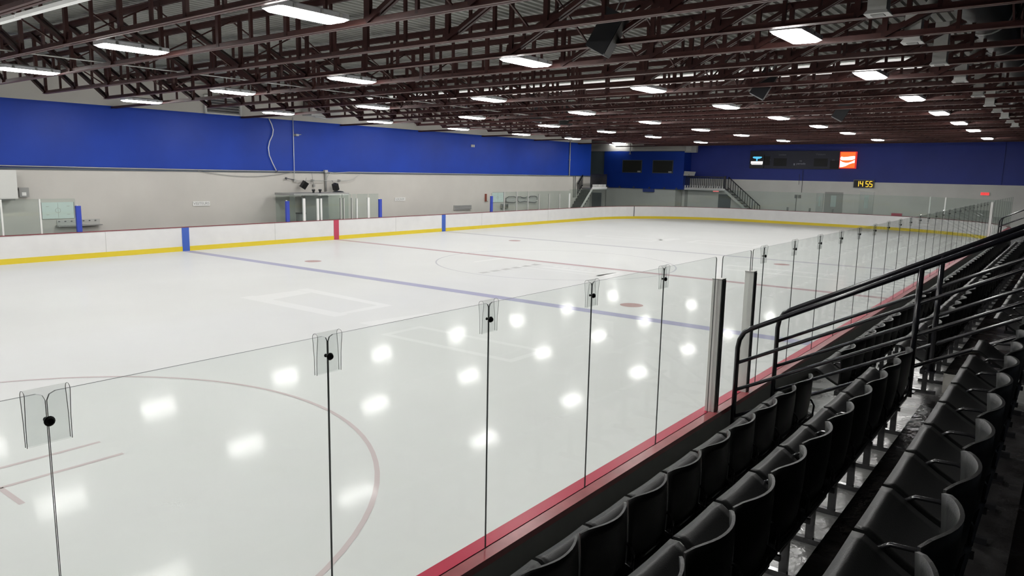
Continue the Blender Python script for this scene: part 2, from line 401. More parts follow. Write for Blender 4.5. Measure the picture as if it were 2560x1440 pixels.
for i in range(6):
    x = -4.3 + i*0.62; gl.quad((x, 13.02, ZM), (x+0.42, 13.0, ZM), (x+0.42, 13.22+0.03*i, ZM), (x, 13.26, ZM))
mark('worn_lettering', gl, M['ice_grey'])
gl = MB()
for k in range(7):
    yy = 9.95 + k*0.37; gl.quad((-1.05, yy, ZM), (-0.8, yy, ZM), (-0.8, yy+0.2, ZM), (-1.05, yy+0.2, ZM))
mark('worn_lettering', gl, M['ice_white'])

# ------------------------------------------------------------------ dasher boards
boards = thing('dasher_boards', 'white rink boards with yellow kick strip running round the ice', 'boards')
ring(rink_path(0.0), rink_path(0.12), 0.0, HB-0.03).build('facing', M['board'], boards)
ring(rink_path(-0.012), rink_path(0.0), 0.0, 0.19).build('kick_plate', M['kick'], boards)
ring(rink_path(-0.01), rink_path(0.14), HB-0.028, HB).build('cap_rail', M['capthin'], boards)
for xc, m in ((-BL, 'stripe_b'), (0.0, 'stripe_r'), (BL, 'stripe_b')):
    MB().box(xc-0.15, xc+0.15, W-0.02, W+0.0, 0.0, HB-0.03).build('line_stripe', M[m], boards)
    MB().box(xc-0.15, xc+0.15, 0.0, 0.02, 0.0, HB-0.03).build('line_stripe', M[m], boards)
def arc_pt(ang, off=0.0): return (XE-RC+(RC+off)*math.cos(math.radians(ang)), W-RC+(RC+off)*math.sin(math.radians(ang)))
a = arc_pt(60.5, -0.006); a2 = arc_pt(60.0, -0.006)
MB().quad((*a,0.19),(*a2,0.19),(*a2,HB-0.03),(*a,HB-0.03)).build('gate_gap', M['ink'], boards)
for xs in (-10.9, -3.5, 4.0, 11.2, 18.3, -18.0):
    MB().box(xs-0.006, xs+0.006, W-0.004, W, 0.19, HB-0.03).build('panel_seam', M['lightgrey'], boards)
# wide red ledge and grey back of the near boards
MB().box(XN+RC, XE-RC, -0.095, 0.012, HB-0.045, HB+0.004).build('ledge', M['caprail'], boards)
MB().box(XN+RC, XE-RC, -0.20, -0.105, HB-0.045, HB+0.004).build('ledge', M['capouter'], boards)
MB().box(XN+RC, XE-RC, -0.105, -0.095, HB-0.045, HB-0.006).build('ledge_groove', M['ink'], boards)
MB().box(XN+RC, XE-RC, -0.185, -0.121, 0.0, HB-0.045).build('outer_panel', M['outer'], boards)

# ------------------------------------------------------------------ glass shields
def shield(p, q, z0, z1, label, group, m='glass', posts=None, edge=True, th=0.009):
    """one pane from p to q (plan points), z0..z1; optional uprights (w, z, material) at its ends"""
    p = Vector((*p, 0)); q = Vector((*q, 0)); L = (q-p).length; ang = math.atan2(q.y-p.y, q.x-p.x)
    t = thing('rink_glass', label, 'glass shield', (p.x, p.y, z0), ang, group)
    g = 0.0025; h = z1-z0; r = 0.03
    out = [(g,0),(L-g,0),(L-g,h-r),(L-g-r*0.3,h-r*0.3),(L-g-r,h),(g+r,h),(g+r*0.3,h-r*0.3),(g,h-r)]
    mb = MB(); mb.prism([(x, th/2, z) for x, z in out][::1], [(x, -th/2, z) for x, z in out], 0, 1)
    mb.build('pane', [M[m], M['glassedge'] if edge else M[m]], t)
    for (at, w, zt, pm) in posts or ():
        x = at*L; MB().box(x-w/2, x+w/2, -0.035, 0.035, 0, zt-z0).build('upright', M[pm], t)
    return t
GY = -0.10
nearx = [-24.0, -22.74, -21.47, -20.2, -18.95, -17.71, -16.5]
for i in range(6):
    shield((nearx[i], GY), (nearx[i+1], GY), HB, 2.645, 'tall clear glass pane on the near red ledge, %s before the stair gate' % nth(6-i), 'near glass before the gate')
shield((-16.34, GY), (-15.49, GY), HB, 2.64, 'tall clear glass pane of the rink gate between two aluminium posts', 'near gate glass')
far_near = [-15.44, -15.06, -13.88] + [-13.88 + 1.18*k for k in range(1, 23)]
for i in range(len(far_near)-1):
    lab = 'narrow clear glass strip just past the gate posts' if i == 0 else 'clear glass pane on the near red ledge, %s past the stair gate' % nth(i)
    shield((far_near[i], GY), (far_near[i+1], GY), HB, 2.645, lab, 'near glass past the gate')
def gate_post(x, label, w=0.105, z=2.40):
    t = thing('gate_post', label, 'post', (x, GY, HB))
    MB().box(-w/2, w/2, -0.05, 0.05, 0, z-HB).build('column', M['alu'], t)
    MB().box(-w/2+0.035, -w/2+0.062, -0.054, -0.049, 0.0, z-HB-0.01).build('channel', M['aludark'], t)
    MB().box(w/2-0.02, w/2+0.003, -0.055, 0.02, 0.0, z-HB-0.005).build('edge_strip', M['aludark'], t)
    MB().box(-w/2-0.003, w/2+0.003, -0.053, 0.053, z-HB, z-HB+0.012).build('end_cap', M['lightgrey'], t)
gate_post(-16.40, 'thick aluminium post between glass panes, beside the first handrail foot')
gate_post(-15.46, 'slimmer aluminium post behind the handrails at the far side of the gate', 0.09, 2.39)
gate_post(12.75, 'tall pale post where the near glass stops far down the stands', 0.14, 2.6)

# clear folded clips with a black bolt over each joint of the near glass
ct = thing('glass_clip', 'x', 'clip', (0, GY, 2.645))
loop = []
for k in range(13):
    t = PI*k/12; loop.append((0.020*math.cos(t), 0.020*math.sin(t)))
prof = [(0.008, -0.19), (0.010, -0.10)] + loop + [(-0.010, -0.10), (-0.008, -0.19)]
cm = MB()
for (a, b), (c, d) in zip(prof, prof[1:]):
    cm.quad((-0.075, a, b), (0.075, a, b), (0.075, c, d), (-0.075, c, d))
clipb = cm.build('folded_sheet', M['clip'], ct)
ed = MB()
for sx in (-0.075, 0.075):
    ed.tube([(sx, a, b) for a, b in prof], 0.0013, 5)
ed.build('sheet_edge', M['clipedge'], ct)
bo = MB(); bo.tube([(0,y_,-0.105) for y_ in (-0.030,-0.028,-0.020,-0.0195,-0.014,-0.0135,0.012,0.0125,0.018)], [0.008,0.014,0.016,0.019,0.019,0.005,0.005,0.009,0.009], 14)
bo.build('bolt', M['black'], ct)
joints = nearx[1:6] + far_near[1:-1]
for i, x in enumerate(joints):
    lab = ('folded clear plastic clip with black bolt, %s glass joint before the gate' % nth(5-i)) if i < 5 else ('folded clear plastic clip with black bolt, %s glass joint past the gate' % nth(i-4))
    if i == 0:
        ct.location = (x, GY, 2.645); ct['label'] = lab; ct['group'] = 'clips along the near glass'
    else:
        dup(ct, (x, GY, 2.645), lab, 'clips along the near glass')

# far side, ends and corners
GF = W + 0.06
fl = [-15.5, -14.2, -13.02, -11.85]
for i in range(3):
    shield((fl[i], GF), (fl[i+1], GF), HB, 2.2, 'greenish far glass pane left of the first blue post, %s from it' % nth(3-i), 'far glass at the left end', 'glassfar', [(1.0, 0.05, 2.2, 'alu')] if i < 2 else None, False)
fr = [12.25, 13.44, 14.76, 16.0, 17.25, 18.46, 19.74, 21.0]
for i in range(7):
    shield((fr[i], GF), (fr[i+1], GF), HB, 2.2, 'greenish far glass pane right of the last blue post, %s from it' % nth(i+1), 'far glass beyond the bench gap', 'glassfar', [(1.0, 0.07 if i < 6 else 0.13, 2.02 if i > 2 else 2.2, 'white' if i in (6,) else 'lightgrey')], False)
fr2 = [21.0, 22.1, 23.2, XE-RC]
for i in range(3):
    shield((fr2[i], GF), (fr2[i+1], GF), HB, 2.3, 'far glass pane between the white post and corner bend, %s from the post' % nth(i+1), 'far glass before the corner', 'glassfar', None, False)
N = 11
for nm, cy, a0, words in (('far', W-RC, 90, 'curved far-left corner of the boards'), ('near', RC, 0, 'curved far-right corner of the boards')):
    for i in range(N):
        A, B = math.radians(a0 - 90*i/N), math.radians(a0 - 90*(i+1)/N); R = RC+0.06
        shield((XE-RC+R*math.cos(A), cy+R*math.sin(A)), (XE-RC+R*math.cos(B), cy+R*math.sin(B)), HB, 2.35, 'glass pane on the %s, %s clockwise' % (words, nth(i+1)), 'glass round the %s corner' % nm, 'glassfar', None, False)
for i in range(7):
    d = (W-2*RC)/7
    shield((XE+0.06, W-RC-d*i), (XE+0.06, W-RC-d*(i+1)), HB, 2.35, 'glass pane on the straight end boards, %s from the left corner' % nth(i+1), 'glass along the end boards', 'glassfar', None, False)
for i in range(8):
    d = (XE-RC-14.0)/8
    shield((14.0+d*i, GY), (14.0+d*(i+1), GY), HB, 2.645, 'clear glass pane beyond the tall pale end post, %s from it' % nth(i+1), 'near glass at the far end', 'glass', None, True)
# white uprights standing on the right-hand end boards, seen over the near glass
for yy, lab in ((4.9, 'white upright post in the end glass, left of the pair near the red exit sign'), (3.95, 'white upright post in the end glass, right of the pair near the red exit sign')):
    t = thing('end_upright', lab, 'post', (XE+0.22-max(0,(RC-yy))**2*0.07, yy, HB)); MB().box(-0.04, 0.04, -0.04, 0.04, 0, 1.36).build('column', M['white'], t); MB().box(-0.05, 0.05, -0.05, 0.05, 1.36, 1.39).build('top_plate', M['alu'], t)
for yy, lab in ((14.4, 'first'), (12.8, 'second'), (11.2, 'third')):
    t = thing('end_bracket', 'short grey glass bracket behind the end boards, %s from the stairs' % lab, 'bracket', (XE+0.30, yy, HB-0.25), 0, 'brackets behind the end boards')
    MB().box(-0.06, 0.06, -0.05, 0.05, 0, 0.50).build('column', M['grey'], t); MB().box(-0.1, 0.1, -0.12, 0.12, 0, 0.05).build('foot_plate', M['grey'], t)

# painted posts at the glass ends on the far boards
for x, z, lab in ((-11.77, 1.93, 'bright blue post on the far boards left of the first bench gap'), (-2.76, 1.93, 'bright blue post at the left end of the penalty box glass'),
                  (2.95, 1.92, 'bright blue post at the right end of the penalty box glass'), (12.18, 1.95, 'bright blue post left of the pale whiteboard behind the far glass')):
    t = thing('blue_post', lab, 'post', (x, W+0.06, HB), 0, 'blue posts on the far boards')
    MB().box(-0.085, 0.085, -0.05, 0.05, 0, z-HB).build('padding', M['postblue'], t); MB().box(-0.03, 0.03, 0.05, 0.07, 0, z-HB+0.04).build('mounting_strip', M['alu'], t)

# ------------------------------------------------------------------ penalty box and timekeeper's booth behind the far boards
pb = thing('penalty_box', 'glazed penalty box with flat dark roof behind the centre red stripe', 'penalty box', (0, W+0.06, HB))
MB().box(-2.15, 1.15, 0.30, 1.80, 1.17, 1.27).build('roof', M['grey'], pb)
MB().box(-0.8, 1.1, 0.27, 0.30, 1.17, 1.20).build('roof_trim', M['white'], pb)
edges = [-2.66, -1.84, -1.05, -0.85, 0.34, 0.54, 1.05, 1.37, 2.14, 2.86]
for a, b in zip(edges, edges[1:]):
    MB().box(a+0.03, b-0.03, -0.006, 0.006, 0, 1.22).build('pane', M['glassfar'], pb)
for x, w, zt, m in ((-1.84,0.12,1.05,'white'),(-1.05,0.11,1.03,'white'),(-0.85,0.08,1.03,'white'),(0.34,0.05,1.04,'lightgrey'),(0.54,0.05,1.03,'lightgrey'),(1.05,0.05,1.02,'lightgrey'),(1.37,0.06,1.0,'white'),(2.14,0.13,1.03,'white')):
    MB().box(x-w/2, x+w/2, -0.04, 0.04, 0, zt).build('upright', M[m], pb)
for x in (-2.1, 1.1):
    MB().box(x-0.012, x+0.012, 0.32, 1.80, -0.9, 1.17).build('side_pane', M['glassfar'], pb)
for x in (-0.45, 0.1):
    MB().box(x-0.04, x+0.04, 1.70, 1.80, -0.98, 1.17).build('rear_post', M['grey'], pb)
MB().box(-0.6, 0.9, 1.6, 1.82, -0.98, 1.17).build('rear_panel', M['lightgrey'], pb)
sp = thing('chair_stack', 'dark rounded bin inside the penalty box left of its white uprights', 'bin', (-1.5, W+0.75, 0.0))
MB().cyl((0,0,0), 0.20, 1.28, 'z', 18, r2=0.24).build('drum', M['aludark'], sp); MB().cyl((0,0,1.28), 0.25, 0.05, 'z', 18).build('collar', M['black'], sp)
for i, x in enumerate((-0.62, -0.22)):
    t = thing('small_horn', 'small dark horn standing on the penalty box roof, %s of the two' % ('left' if i == 0 else 'right'), 'horn', (x, W+0.9, HB+1.27))
    MB().cyl((0,0,0), 0.05, 0.10, 'z', 12).build('horn_body', M['dark'], t); MB().cyl((0,0,0.10), 0.08, 0.07, 'z', 12).build('horn_mouth', M['dark'], t)
t = thing('roof_dome', 'low dark dome lying on the right part of the penalty box roof', 'dome', (0.95, W+0.95, HB+1.27))
MB().tube([(0,0,0),(0,0,0.05),(0,0,0.08)], [0.30,0.25,0.12], 20).build('shell', M['dark'], t); MB().cyl((0,0,0), 0.32, 0.015, 'z', 20).build('flange', M['grey'], t)

# ------------------------------------------------------------------ things on the far side wall
Y0 = YW - 0.02
def wall_thing(name, label, cat, x, z, group=None): return thing(name, label, cat, (x, YW-0.006, z), 0, group)
t = wall_thing('wall_heater', 'big off-white cabinet hung high on the far wall at the left edge', 'cabinet', -13.9, 2.15)
MB().box(-0.75, 0.78, -0.5, 0, 0, 1.03).build('casing', M['offwhite'], t); MB().box(-0.74, 0.77, -0.515, -0.50, 0.02, 1.01).build('front_sheet', M['offwhite'], t); MB().box(-0.7, 0.7, -0.45, -0.05, -0.05, 0).build('base_grille', M['grey'], t)
t = wall_thing('junction_box', 'grey electrical box beside the white cabinet on the far wall', 'electrical box', -12.79, 2.2)
MB().box(-0.16, 0.16, -0.15, 0, 0, 0.34).build('enclosure', M['grey'], t); MB().box(-0.08, 0.06, -0.16, -0.15, 0.05, 0.17).build('sticker', M['white'], t); MB().tube([(-0.16,-0.08,0.26),(-0.34,-0.08,0.27)], 0.02, 8).build('conduit', M['ink'], t)
def whiteboard(x0, x1, z0, z1, label):
    w = x1-x0; h = z1-z0
    t = wall_thing('tactics_board', label, 'whiteboard', (x0+x1)/2, z0)
    MB().box(-w/2, w/2, -0.03, 0, 0, h).build('board_sheet', M['pale'], t)
    fr_ = MB(); fr_.bar((-w/2,-0.035,0),(w/2,-0.035,0),0.02,0.02); fr_.bar((-w/2,-0.035,h),(w/2,-0.035,h),0.02,0.02); fr_.bar((-w/2,-0.035,0),(-w/2,-0.035,h),0.02,0.02,(1,0,0)); fr_.bar((w/2,-0.035,0),(w/2,-0.035,h),0.02,0.02,(1,0,0))
    fr_.build('edge_frame', M['grey'], t)
    g = MB()
    for k in range(24):
        a, b = 2*PI*k/24, 2*PI*(k+1)/24
        g.bar((0.09*math.cos(a),-0.033,h/2+0.09*math.sin(a)),(0.09*math.cos(b),-0.033,h/2+0.09*math.sin(b)),0.006,0.012,(0,1,0))
    g.bar((0,-0.033,0.03),(0,-0.033,h-0.03),0.008,0.006)
    for sx in (-1,1):
        for sz in (-1,1): g.bar((sx*w*0.32-0.05,-0.033,h/2+sz*h*0.25),(sx*w*0.32+0.05,-0.033,h/2+sz*h*0.25),0.006,0.02,(0,1,0))
    g.build('rink_drawing', M['lightgrey'], t)
whiteboard(-12.22, -11.08, 1.36, 1.98, 'pale green rink tactics board left of the first blue post on the far wall')
whiteboard(14.7, 15.95, 1.43, 2.05, 'pale cyan tactics board right of the last blue post on the far wall')
t = wall_thing('wall_bench', 'long narrow grey rack low on the far wall behind the first blue post', 'rack', -10.97, 1.06)
MB().box(-0.8, 0.8, -0.3, 0, 0, 0.04).build('shelf_board', M['grey'], t); MB().box(-0.75, 0.82, -0.03, 0, 0.04, 0.24).build('rear_panel', M['lightgrey'], t)
for k in range(7): MB().box(-0.7+0.22*k, -0.66+0.22*k, -0.09, -0.03, 0.17, 0.2).build('hook', M['ink'], t)
def letter_sign(x0, x1, z0, z1, body, label):
    t = wall_thing('letter_sign', label, 'sign', (x0+x1)/2, z0); w = x1-x0; h = z1-z0
    MB().box(-w/2, w/2, -0.03, 0, 0, h).build('plate', M['white'], t)
    text(body, h*0.85, t, M['grey'], face_negy(0, -0.032, h/2)).scale = (1, 1, 1)
letter_sign(-6.2, -5.4, 1.70, 1.90, 'VISITEURS', 'small white letter sign on the far wall above the left bench gap')
letter_sign(5.93, 6.75, 1.69, 1.88, 'LOCAUX', 'small white letter sign on the far wall right of the penalty box')
t = wall_thing('wall_grille', 'low grey slotted grille on the far wall above the boards', 'grille', 11.77, 1.03)
MB().box(-0.82, 0.82, -0.08, 0, 0, 0.29).build('grille_body', M['lightgrey'], t)
for k in range(4): MB().box(-0.8, 0.8, -0.09, -0.08, 0.04+0.065*k, 0.06+0.065*k).build('slot', M['ink'], t)
t = wall_thing('wall_vent', 'large white louvred vent high on the far wall over the blue paint', 'vent', -4.58, 5.72)
MB().box(-0.9, 0.9, -0.10, 0, 0, 0.07).build('frame_rail', M['offwhite'], t); MB().box(-0.9, 0.9, -0.10, 0, 0.72, 0.8).build('frame_rail', M['offwhite'], t)
for sx in (-1, 1): MB().box(sx*0.86-0.05, sx*0.86+0.05, -0.12, 0, 0, 0.8).build('frame_stile', M['offwhite'], t)
MB().box(-0.85, 0.85, -0.02, 0, 0.05, 0.75).build('backing', M['ink'], t)
for k in range(6): MB().bar((-0.82,-0.06,0.12+0.11*k),(0.82,-0.06,0.12+0.11*k),0.075,0.015,(0,1,0.5)).build('louvre_blade', M['lightgrey'], t)
# three looped dark bench cushions / racks behind the right glass
for i, (x0, x1, z0, z1) in enumerate(((16.15,17.3,1.36,1.78),(17.42,18.55,1.38,1.78),(18.7,19.75,1.32,1.78))):
    t = wall_thing('loop_rack', 'dark looped wire rack on the far wall behind the glass, %s of three' % ['left','middle','right'][i], 'rack', (x0+x1)/2, z0, 'looped racks on the far wall'); w = x1-x0; h = z1-z0
    if i == 1: pts = [(-w/2,h),(-w/2+0.05,0.1),(-w/4,0.0),(w/4,0.05),(w/2,0.02)]; p2 = [(-w/2,h*0.9),(-w/5,h*0.95),(0,h*0.8),(w/4,h*0.75),(w/2,h*0.9)]
    else: pts = [(w/2,h*0.15),(w/4,0.0),(-w/4,0.04),(-w/2,0.08),(-w/2,h*0.75),(-w/4,h),(w/4,h),(w/2,h*0.85)]; p2 = [(w/2,h*0.85),(w/2,h*0.4)]
    MB().tube([(x,-0.1,z) for x, z in pts], 0.025, 6).build('outer_loop', M['ink'], t)
    MB().tube([(x,-0.1,z) for x, z in p2], 0.022, 6).build('cross_rod', M['ink'], t)
    MB().box(-w/2, w/2, -0.05, 0, 0.05, h-0.08).build('rear_panel', M['lightgrey'], t)
for i, (x0, x1) in enumerate(((15.66,16.0),(16.08,16.40))):
    t = wall_thing('outlet_box', 'small dark square box under the cyan tactics board, %s of two' % ['left','right'][i], 'box', (x0+x1)/2, 1.0, 'dark boxes under the tactics board')
    MB().box(-0.15, 0.15, -0.12, 0, 0, 0.32).build('casing', M['grey'], t); MB().box(-0.11, 0.11, -0.13, -0.12, 0.05, 0.27).build('faceplate', M['aludark'], t)
t = wall_thing('wooden_stick_rack', 'thin red-brown strip on the far wall left of the last blue post', 'rack', 14.05, 1.5)
MB().box(-0.05, 0.05, -0.1, 0, 0, 0.5).build('strip', M['redink'], t); MB().tube([(0.05,-0.08,0.05),(0.18,-0.08,0.0)], 0.015, 6).build('hook', M['ink'], t)
# conduits, cables, speakers near the penalty box
t = wall_thing('wall_conduit', 'long pale conduit along the bottom edge of the blue paint on the far wall', 'conduit', 0, 3.27)
MB().tube([(-14,-0.06,0.06),(-10,-0.06,0.03),(-4,-0.06,0.0),(1.0,-0.06,0.0)], 0.022, 6).build('pipe_run', M['lightgrey'], t); MB().tube([(1.0,-0.06,0.0),(1.6,-0.06,-0.06),(2.6,-0.06,0.0),(8,-0.06,0.0),(24,-0.06,-0.03)], 0.022, 6).build('pipe_run', M['lightgrey'], t)
t = wall_thing('drooping_cable', 'thin dark cable sagging under the blue paint left of the penalty box', 'cable', -4.5, 3.22)
MB().tube([(-1.4+0.35*k, -0.05, -0.22*math.sin(PI*k/14)) for k in range(15)], 0.012, 5).build('wire', M['grey'], t)
t = wall_thing('hanging_hose', 'white wavy hose hanging down the blue wall from the roof', 'hose', -2.1, 3.26)
pts = [(-0.12,2.45),(0.02,2.2),(0.10,1.95),(0.05,1.7),(-0.12,1.4),(-0.2,1.1),(-0.16,0.75),(0.0,0.4),(0.22,0.0)]
MB().tube([(x,-0.06,z) for x, z in pts], 0.024, 6).build('tube', M['white'], t); MB().box(0.17, 0.27, -0.1, 0, -0.05, 0.03).build('bracket', M['ink'], t)
t = wall_thing('drop_conduit', 'straight white conduit dropping down the blue wall beside the wavy hose', 'conduit', -0.86, 2.82)
MB().tube([(0,-0.05,0.0),(0,-0.05,3.05)], 0.02, 6).build('pipe', M['white'], t); MB().box(-0.07, 0.07, -0.1, 0, -0.06, 0.08).build('outlet', M['lightgrey'], t)
t = wall_thing('wall_pipe', 'thick grey pipe rising from the penalty box roof to the blue paint', 'pipe', 1.04, 2.28)
MB().tube([(0,-0.07,0.0),(0,-0.07,0.97)], 0.055, 10).build('riser', M['grey'], t); MB().tube([(0.04,-0.07,0.45),(0.1,-0.07,0.75),(0.32,-0.07,0.93)], 0.02, 6).build('branch', M['lightgrey'], t); MB().box(-0.09, 0.09, -0.15, 0, 0.95, 1.08).build('top_box', M['lightgrey'], t)
t = wall_thing('cross_conduit', 'thin horizontal conduit on the far wall above the penalty box', 'conduit', 0.9, 2.82)
MB().tube([(-1.7,-0.16,0.0),(1.5,-0.16,0.0),(1.9,-0.16,0.1),(2.4,-0.16,0.38)], 0.016, 6).build('pipe', M['lightgrey'], t); MB().box(0.95, 1.03, -0.19, 0, -0.04, 0.05).build('clamp', M['grey'], t); MB().box(-0.75, -0.67, -0.19, 0, -0.04, 0.05).build('clamp', M['grey'], t)
t = wall_thing('spot_bracket', 'small dark pointed bracket left of the speakers on the far wall', 'bracket', -1.1, 2.88)
MB().tube([(-0.25,-0.1,0.05),(0.2,-0.1,-0.02)], 0.02, 6).build('arm_rod', M['ink'], t); MB().cyl((-0.32,-0.1,0.05), 0.05, 0.08, 'x', 10).build('lamp_head', M['ink'], t)
for i, (x, z, ry) in enumerate(((-0.5, 2.62, 0.5), (1.46, 2.50, -0.5))):
    t = thing('wall_speaker', 'small black tilted loudspeaker above the penalty box, %s of the pair' % ['left','right'][i], 'speaker', (x, YW-0.32, z), 0, 'speakers above the penalty box')
    t.rotation_euler = (0.3, ry, 0)
    MB().prism([(-0.13,-0.12,-0.18),(0.13,-0.12,-0.18),(0.10,0.13,-0.18),(-0.10,0.13,-0.18)], [(-0.13,-0.12,0.18),(0.13,-0.12,0.18),(0.10,0.13,0.18),(-0.10,0.13,0.18)]).build('cabinet', M['dark'], t)
    MB().box(-0.115, 0.115, -0.13, -0.12, -0.165, 0.165).build('grille', M['black'], t); MB().tube([(0,0.05,0.18),(0,0.16,0.36)], 0.014, 6).build('hanger', M['grey'], t)
t = wall_thing('hook_cluster', 'thin wires with a small dark plug hanging between the two speakers', 'cable', 0.25, 2.55)
MB().tube([(-0.05,-0.05,0.65),(-0.02,-0.05,0.35),(0.03,-0.06,0.05)], 0.010, 5).build('wire', M['grey'], t); MB().box(-0.02, 0.1, -0.1, 0, -0.05, 0.08).build('plug', M['grey'], t)
t = wall_thing('wall_camera', 'small pale floodlight bracket on the blue wall right of the wavy hose', 'bracket', -0.72, 4.98)
MB().box(-0.08, 0.08, -0.2, 0, 0, 0.1).build('lamp_body', M['lightgrey'], t); MB().tube([(0.1,-0.05,0.05),(0.32,-0.05,0.09)], 0.018, 6).build('arm_rod', M['lightgrey'], t)
t = wall_thing('square_plate', 'small pale square plate on the blue far wall right of centre', 'plate', 12.7, 4.95)
MB().box(-0.16, 0.0, -0.05, 0, 0, 0.15).build('left_half', M['lightgrey'], t); MB().box(0.03, 0.17, -0.05, 0, 0, 0.15).build('right_half', M['lightgrey'], t)
t = wall_thing('roof_unit', 'galvanised duct unit high on the far wall right of the louvred vent', 'duct', 0.65, 5.98)
MB().box(-0.9, 0.9, -0.7, 0, 0, 0.5).build('casing', M['galv'], t); MB().tube([(-0.5,-0.4,0.0),(0.0,-0.55,-0.06),(0.6,-0.4,-0.02)], 0.05, 8).build('flex_hose', M['galv'], t)
t = wall_thing('drain_pipe', 'thin pale vertical pipe near the right end of the blue far wall', 'pipe', 23.95, 3.2)
MB().tube([(0,-0.06,0),(0,-0.06,2.6)], 0.04, 8).build('pipe', M['lightgrey'], t); MB().box(-0.07, 0.07, -0.11, 0, 1.2, 1.26).build('clamp', M['grey'], t)
t = wall_thing('corner_pipe', 'double grey pipe on the cream wall left of the far stairs', 'pipe', 24.75, 1.6)
for k in (-0.12, 0.12): MB().tube([(k,-0.06,0),(k,-0.06,1.6)], 0.035, 8).build('pipe', M['grey'], t)

# ------------------------------------------------------------------ control booth, platforms and stairs at the far end
bt = thing('control_booth', 'blue box booth with two dark windows above the far end of the rink', 'booth', (XB, 27.5, 2.25))
MB().box(0, 1.38, -3.95, 3.68, 0, 3.15).build('walls', M['blue'], bt)
for yc in (0.86, -2.05):
    f = MB(); f.box(-0.05, 0, yc-0.95, yc+0.95, 1.32, 2.42); fo = f.build('window_frame', M['slate'], bt)
    MB().box(-0.06, -0.05, yc-0.89, yc+0.89, 1.38, 2.36).build('pane', M['winglass'], fo)
    MB().box(-0.07, -0.06, yc-0.85, yc-0.55, 1.38, 1.50).build('window_notice', M['lightgrey'], fo)
MB().box(-0.05, 0.4, -1.25, -0.28, -0.28, 0.0).build('underside_box', M['blue'], bt)
for yy in (3.2, 2.0, 0.6, -0.9, -2.3, -3.4): MB().box(-0.10, 0, yy-0.06, yy+0.06, 0.02, 0.14).build('lamp_socket', M['slate'], bt)
lw = MB(); lw.box(XB+0.25, XW, 24.3, 31.0, -0.02, 2.25)
struct(lw.build('wall_booth_base', M['creamend']))
al = MB(); al.box(XB+0.2, XW, 31.2, 34.2, -0.02, 2.2, 0); al.box(XB+0.2, XW, 31.2, 34.2, 2.2, 5.42, 1); struct(al.build('wall_recess', [M['creamend'], M['slatelight']]))
up = MB(); up.box(XB+0.1, XW, 23.0, 34.2, 5.42, 7.2); struct(up.build('wall_booth_top', M['cream']))
t = thing('tube_lamp', 'tilted fluorescent tube lamp lit above the blue booth', 'lamp', (XB-0.25, 29.8, 6.0))
MB().bar((0,-0.8,0.0),(0,0.8,0.05),0.12,0.06).build('reflector', M['white'], t); MB().tube([(0,-0.75,-0.05),(0,0.75,0.0)], 0.03, 8).build('tube', M['tube'], t); MB().tube([(0,-0.8,0),(0.1,-0.95,0.2)], 0.02, 6).build('bracket', M['white'], t)
t = thing('booth_pipe', 'short pale vertical pipe running up from the booth wall', 'pipe', (XB-0.06, 28.6, 5.2)); MB().tube([(0,0,0),(0,0,0.85)], 0.04, 8).build('riser', M['lightgrey'], t); MB().box(-0.05, 0.05, -0.1, 0.1, -0.05, 0).build('foot_box', M['lightgrey'], t)
t = thing('corner_duct', 'pale square duct end high in the corner right of the booth', 'duct', (XB+0.1, 22.95, 5.3)); MB().box(-0.3, 0, -0.5, 0.5, 0, 0.58).build('casing', M['lightgrey'], t); MB().box(-0.32, -0.30, -0.05, 0.4, 0.1, 0.5).build('grille', M['offwhite'], t)

def picket_rail(o, p, q, h, n, name='picket_fence', foot=True):
    """pickets between p and q (floor points)"""
    p = Vector(p); q = Vector(q); up_ = Vector((0,0,h))
    m = MB()
    for i in range(n+1):
        a = p.lerp(q, i/n); m.bar(a, a+up_, 0.045, 0.03, (0,1,0))
    m.bar(p+up_, q+up_, 0.07, 0.07, (0,0,1)); m.bar(p+Vector((0,0,0.12)), q+Vector((0,0,0.12)), 0.04, 0.04, (0,0,1))
    m.build(name, M['railblack'], o)
# right platform with stairs going down toward the stands
rp = thing('right_platform', 'black railed landing and stairs right of the blue booth', 'staircase', (XB, 22.0, 2.40))
MB().box(0.35, 1.4, -1.9, 1.5, -0.12, 0.0).build('landing', M['floorfar'], rp); MB().box(0.30, 0.35, -1.95, 1.55, -0.16, 0.03).build('fascia', M['white'], rp)
tm = MB()
for k in range(16): yy = -1.8 + k*0.215; tm.box(0.29, 0.34, yy, yy+0.10, 0.03, 0.22)
tm.build('toe_blocks', M['white'], rp)
picket_rail(rp, (0.36, -1.8, 0), (0.36, 1.45, 0), 0.95, 20)
MB().box(0.33, 0.45, -1.98, -1.83, 0, 1.05).build('newel_post', M['railblack'], rp)
st = MB(); nst = 10
for k in range(nst): st.box(0.45, 1.35, -1.98-0.27*(k+1), -1.98-0.27*k, -0.22*(k+1)-0.03, -0.22*(k+1)+0.03)
st.build('steps', M['stair'], rp)
MB().prism([(0.36,-1.9,0.02),(0.36,-1.9,-0.22),(0.36,-4.7,-2.42),(0.36,-4.7,-2.18)], [(0.42,-1.9,0.02),(0.42,-1.9,-0.22),(0.42,-4.7,-2.42),(0.42,-4.7,-2.18)]).build('stringer', M['offwhite'], rp)
picket_rail(rp, (0.9, -2.0, 0.0), (0.9, -4.7, -2.2), 0.95, 13, 'stair_rail')
t = thing('white_counter', 'small tilted white panel at the left end of the right landing', 'panel', (XB-0.10, 23.05, 3.42)); MB().prism([(0,-0.5,0),(0.25,-0.5,0.32),(0.25,0.5,0.36),(0,0.45,0)], [(0.03,-0.5,0),(0.28,-0.5,0.32),(0.28,0.5,0.36),(0.03,0.45,0)]).build('board', M['offwhite'], t); MB().box(0.05, 0.2, -0.03, 0.03, -0.12, 0.1).build('stand', M['railblack'], t)
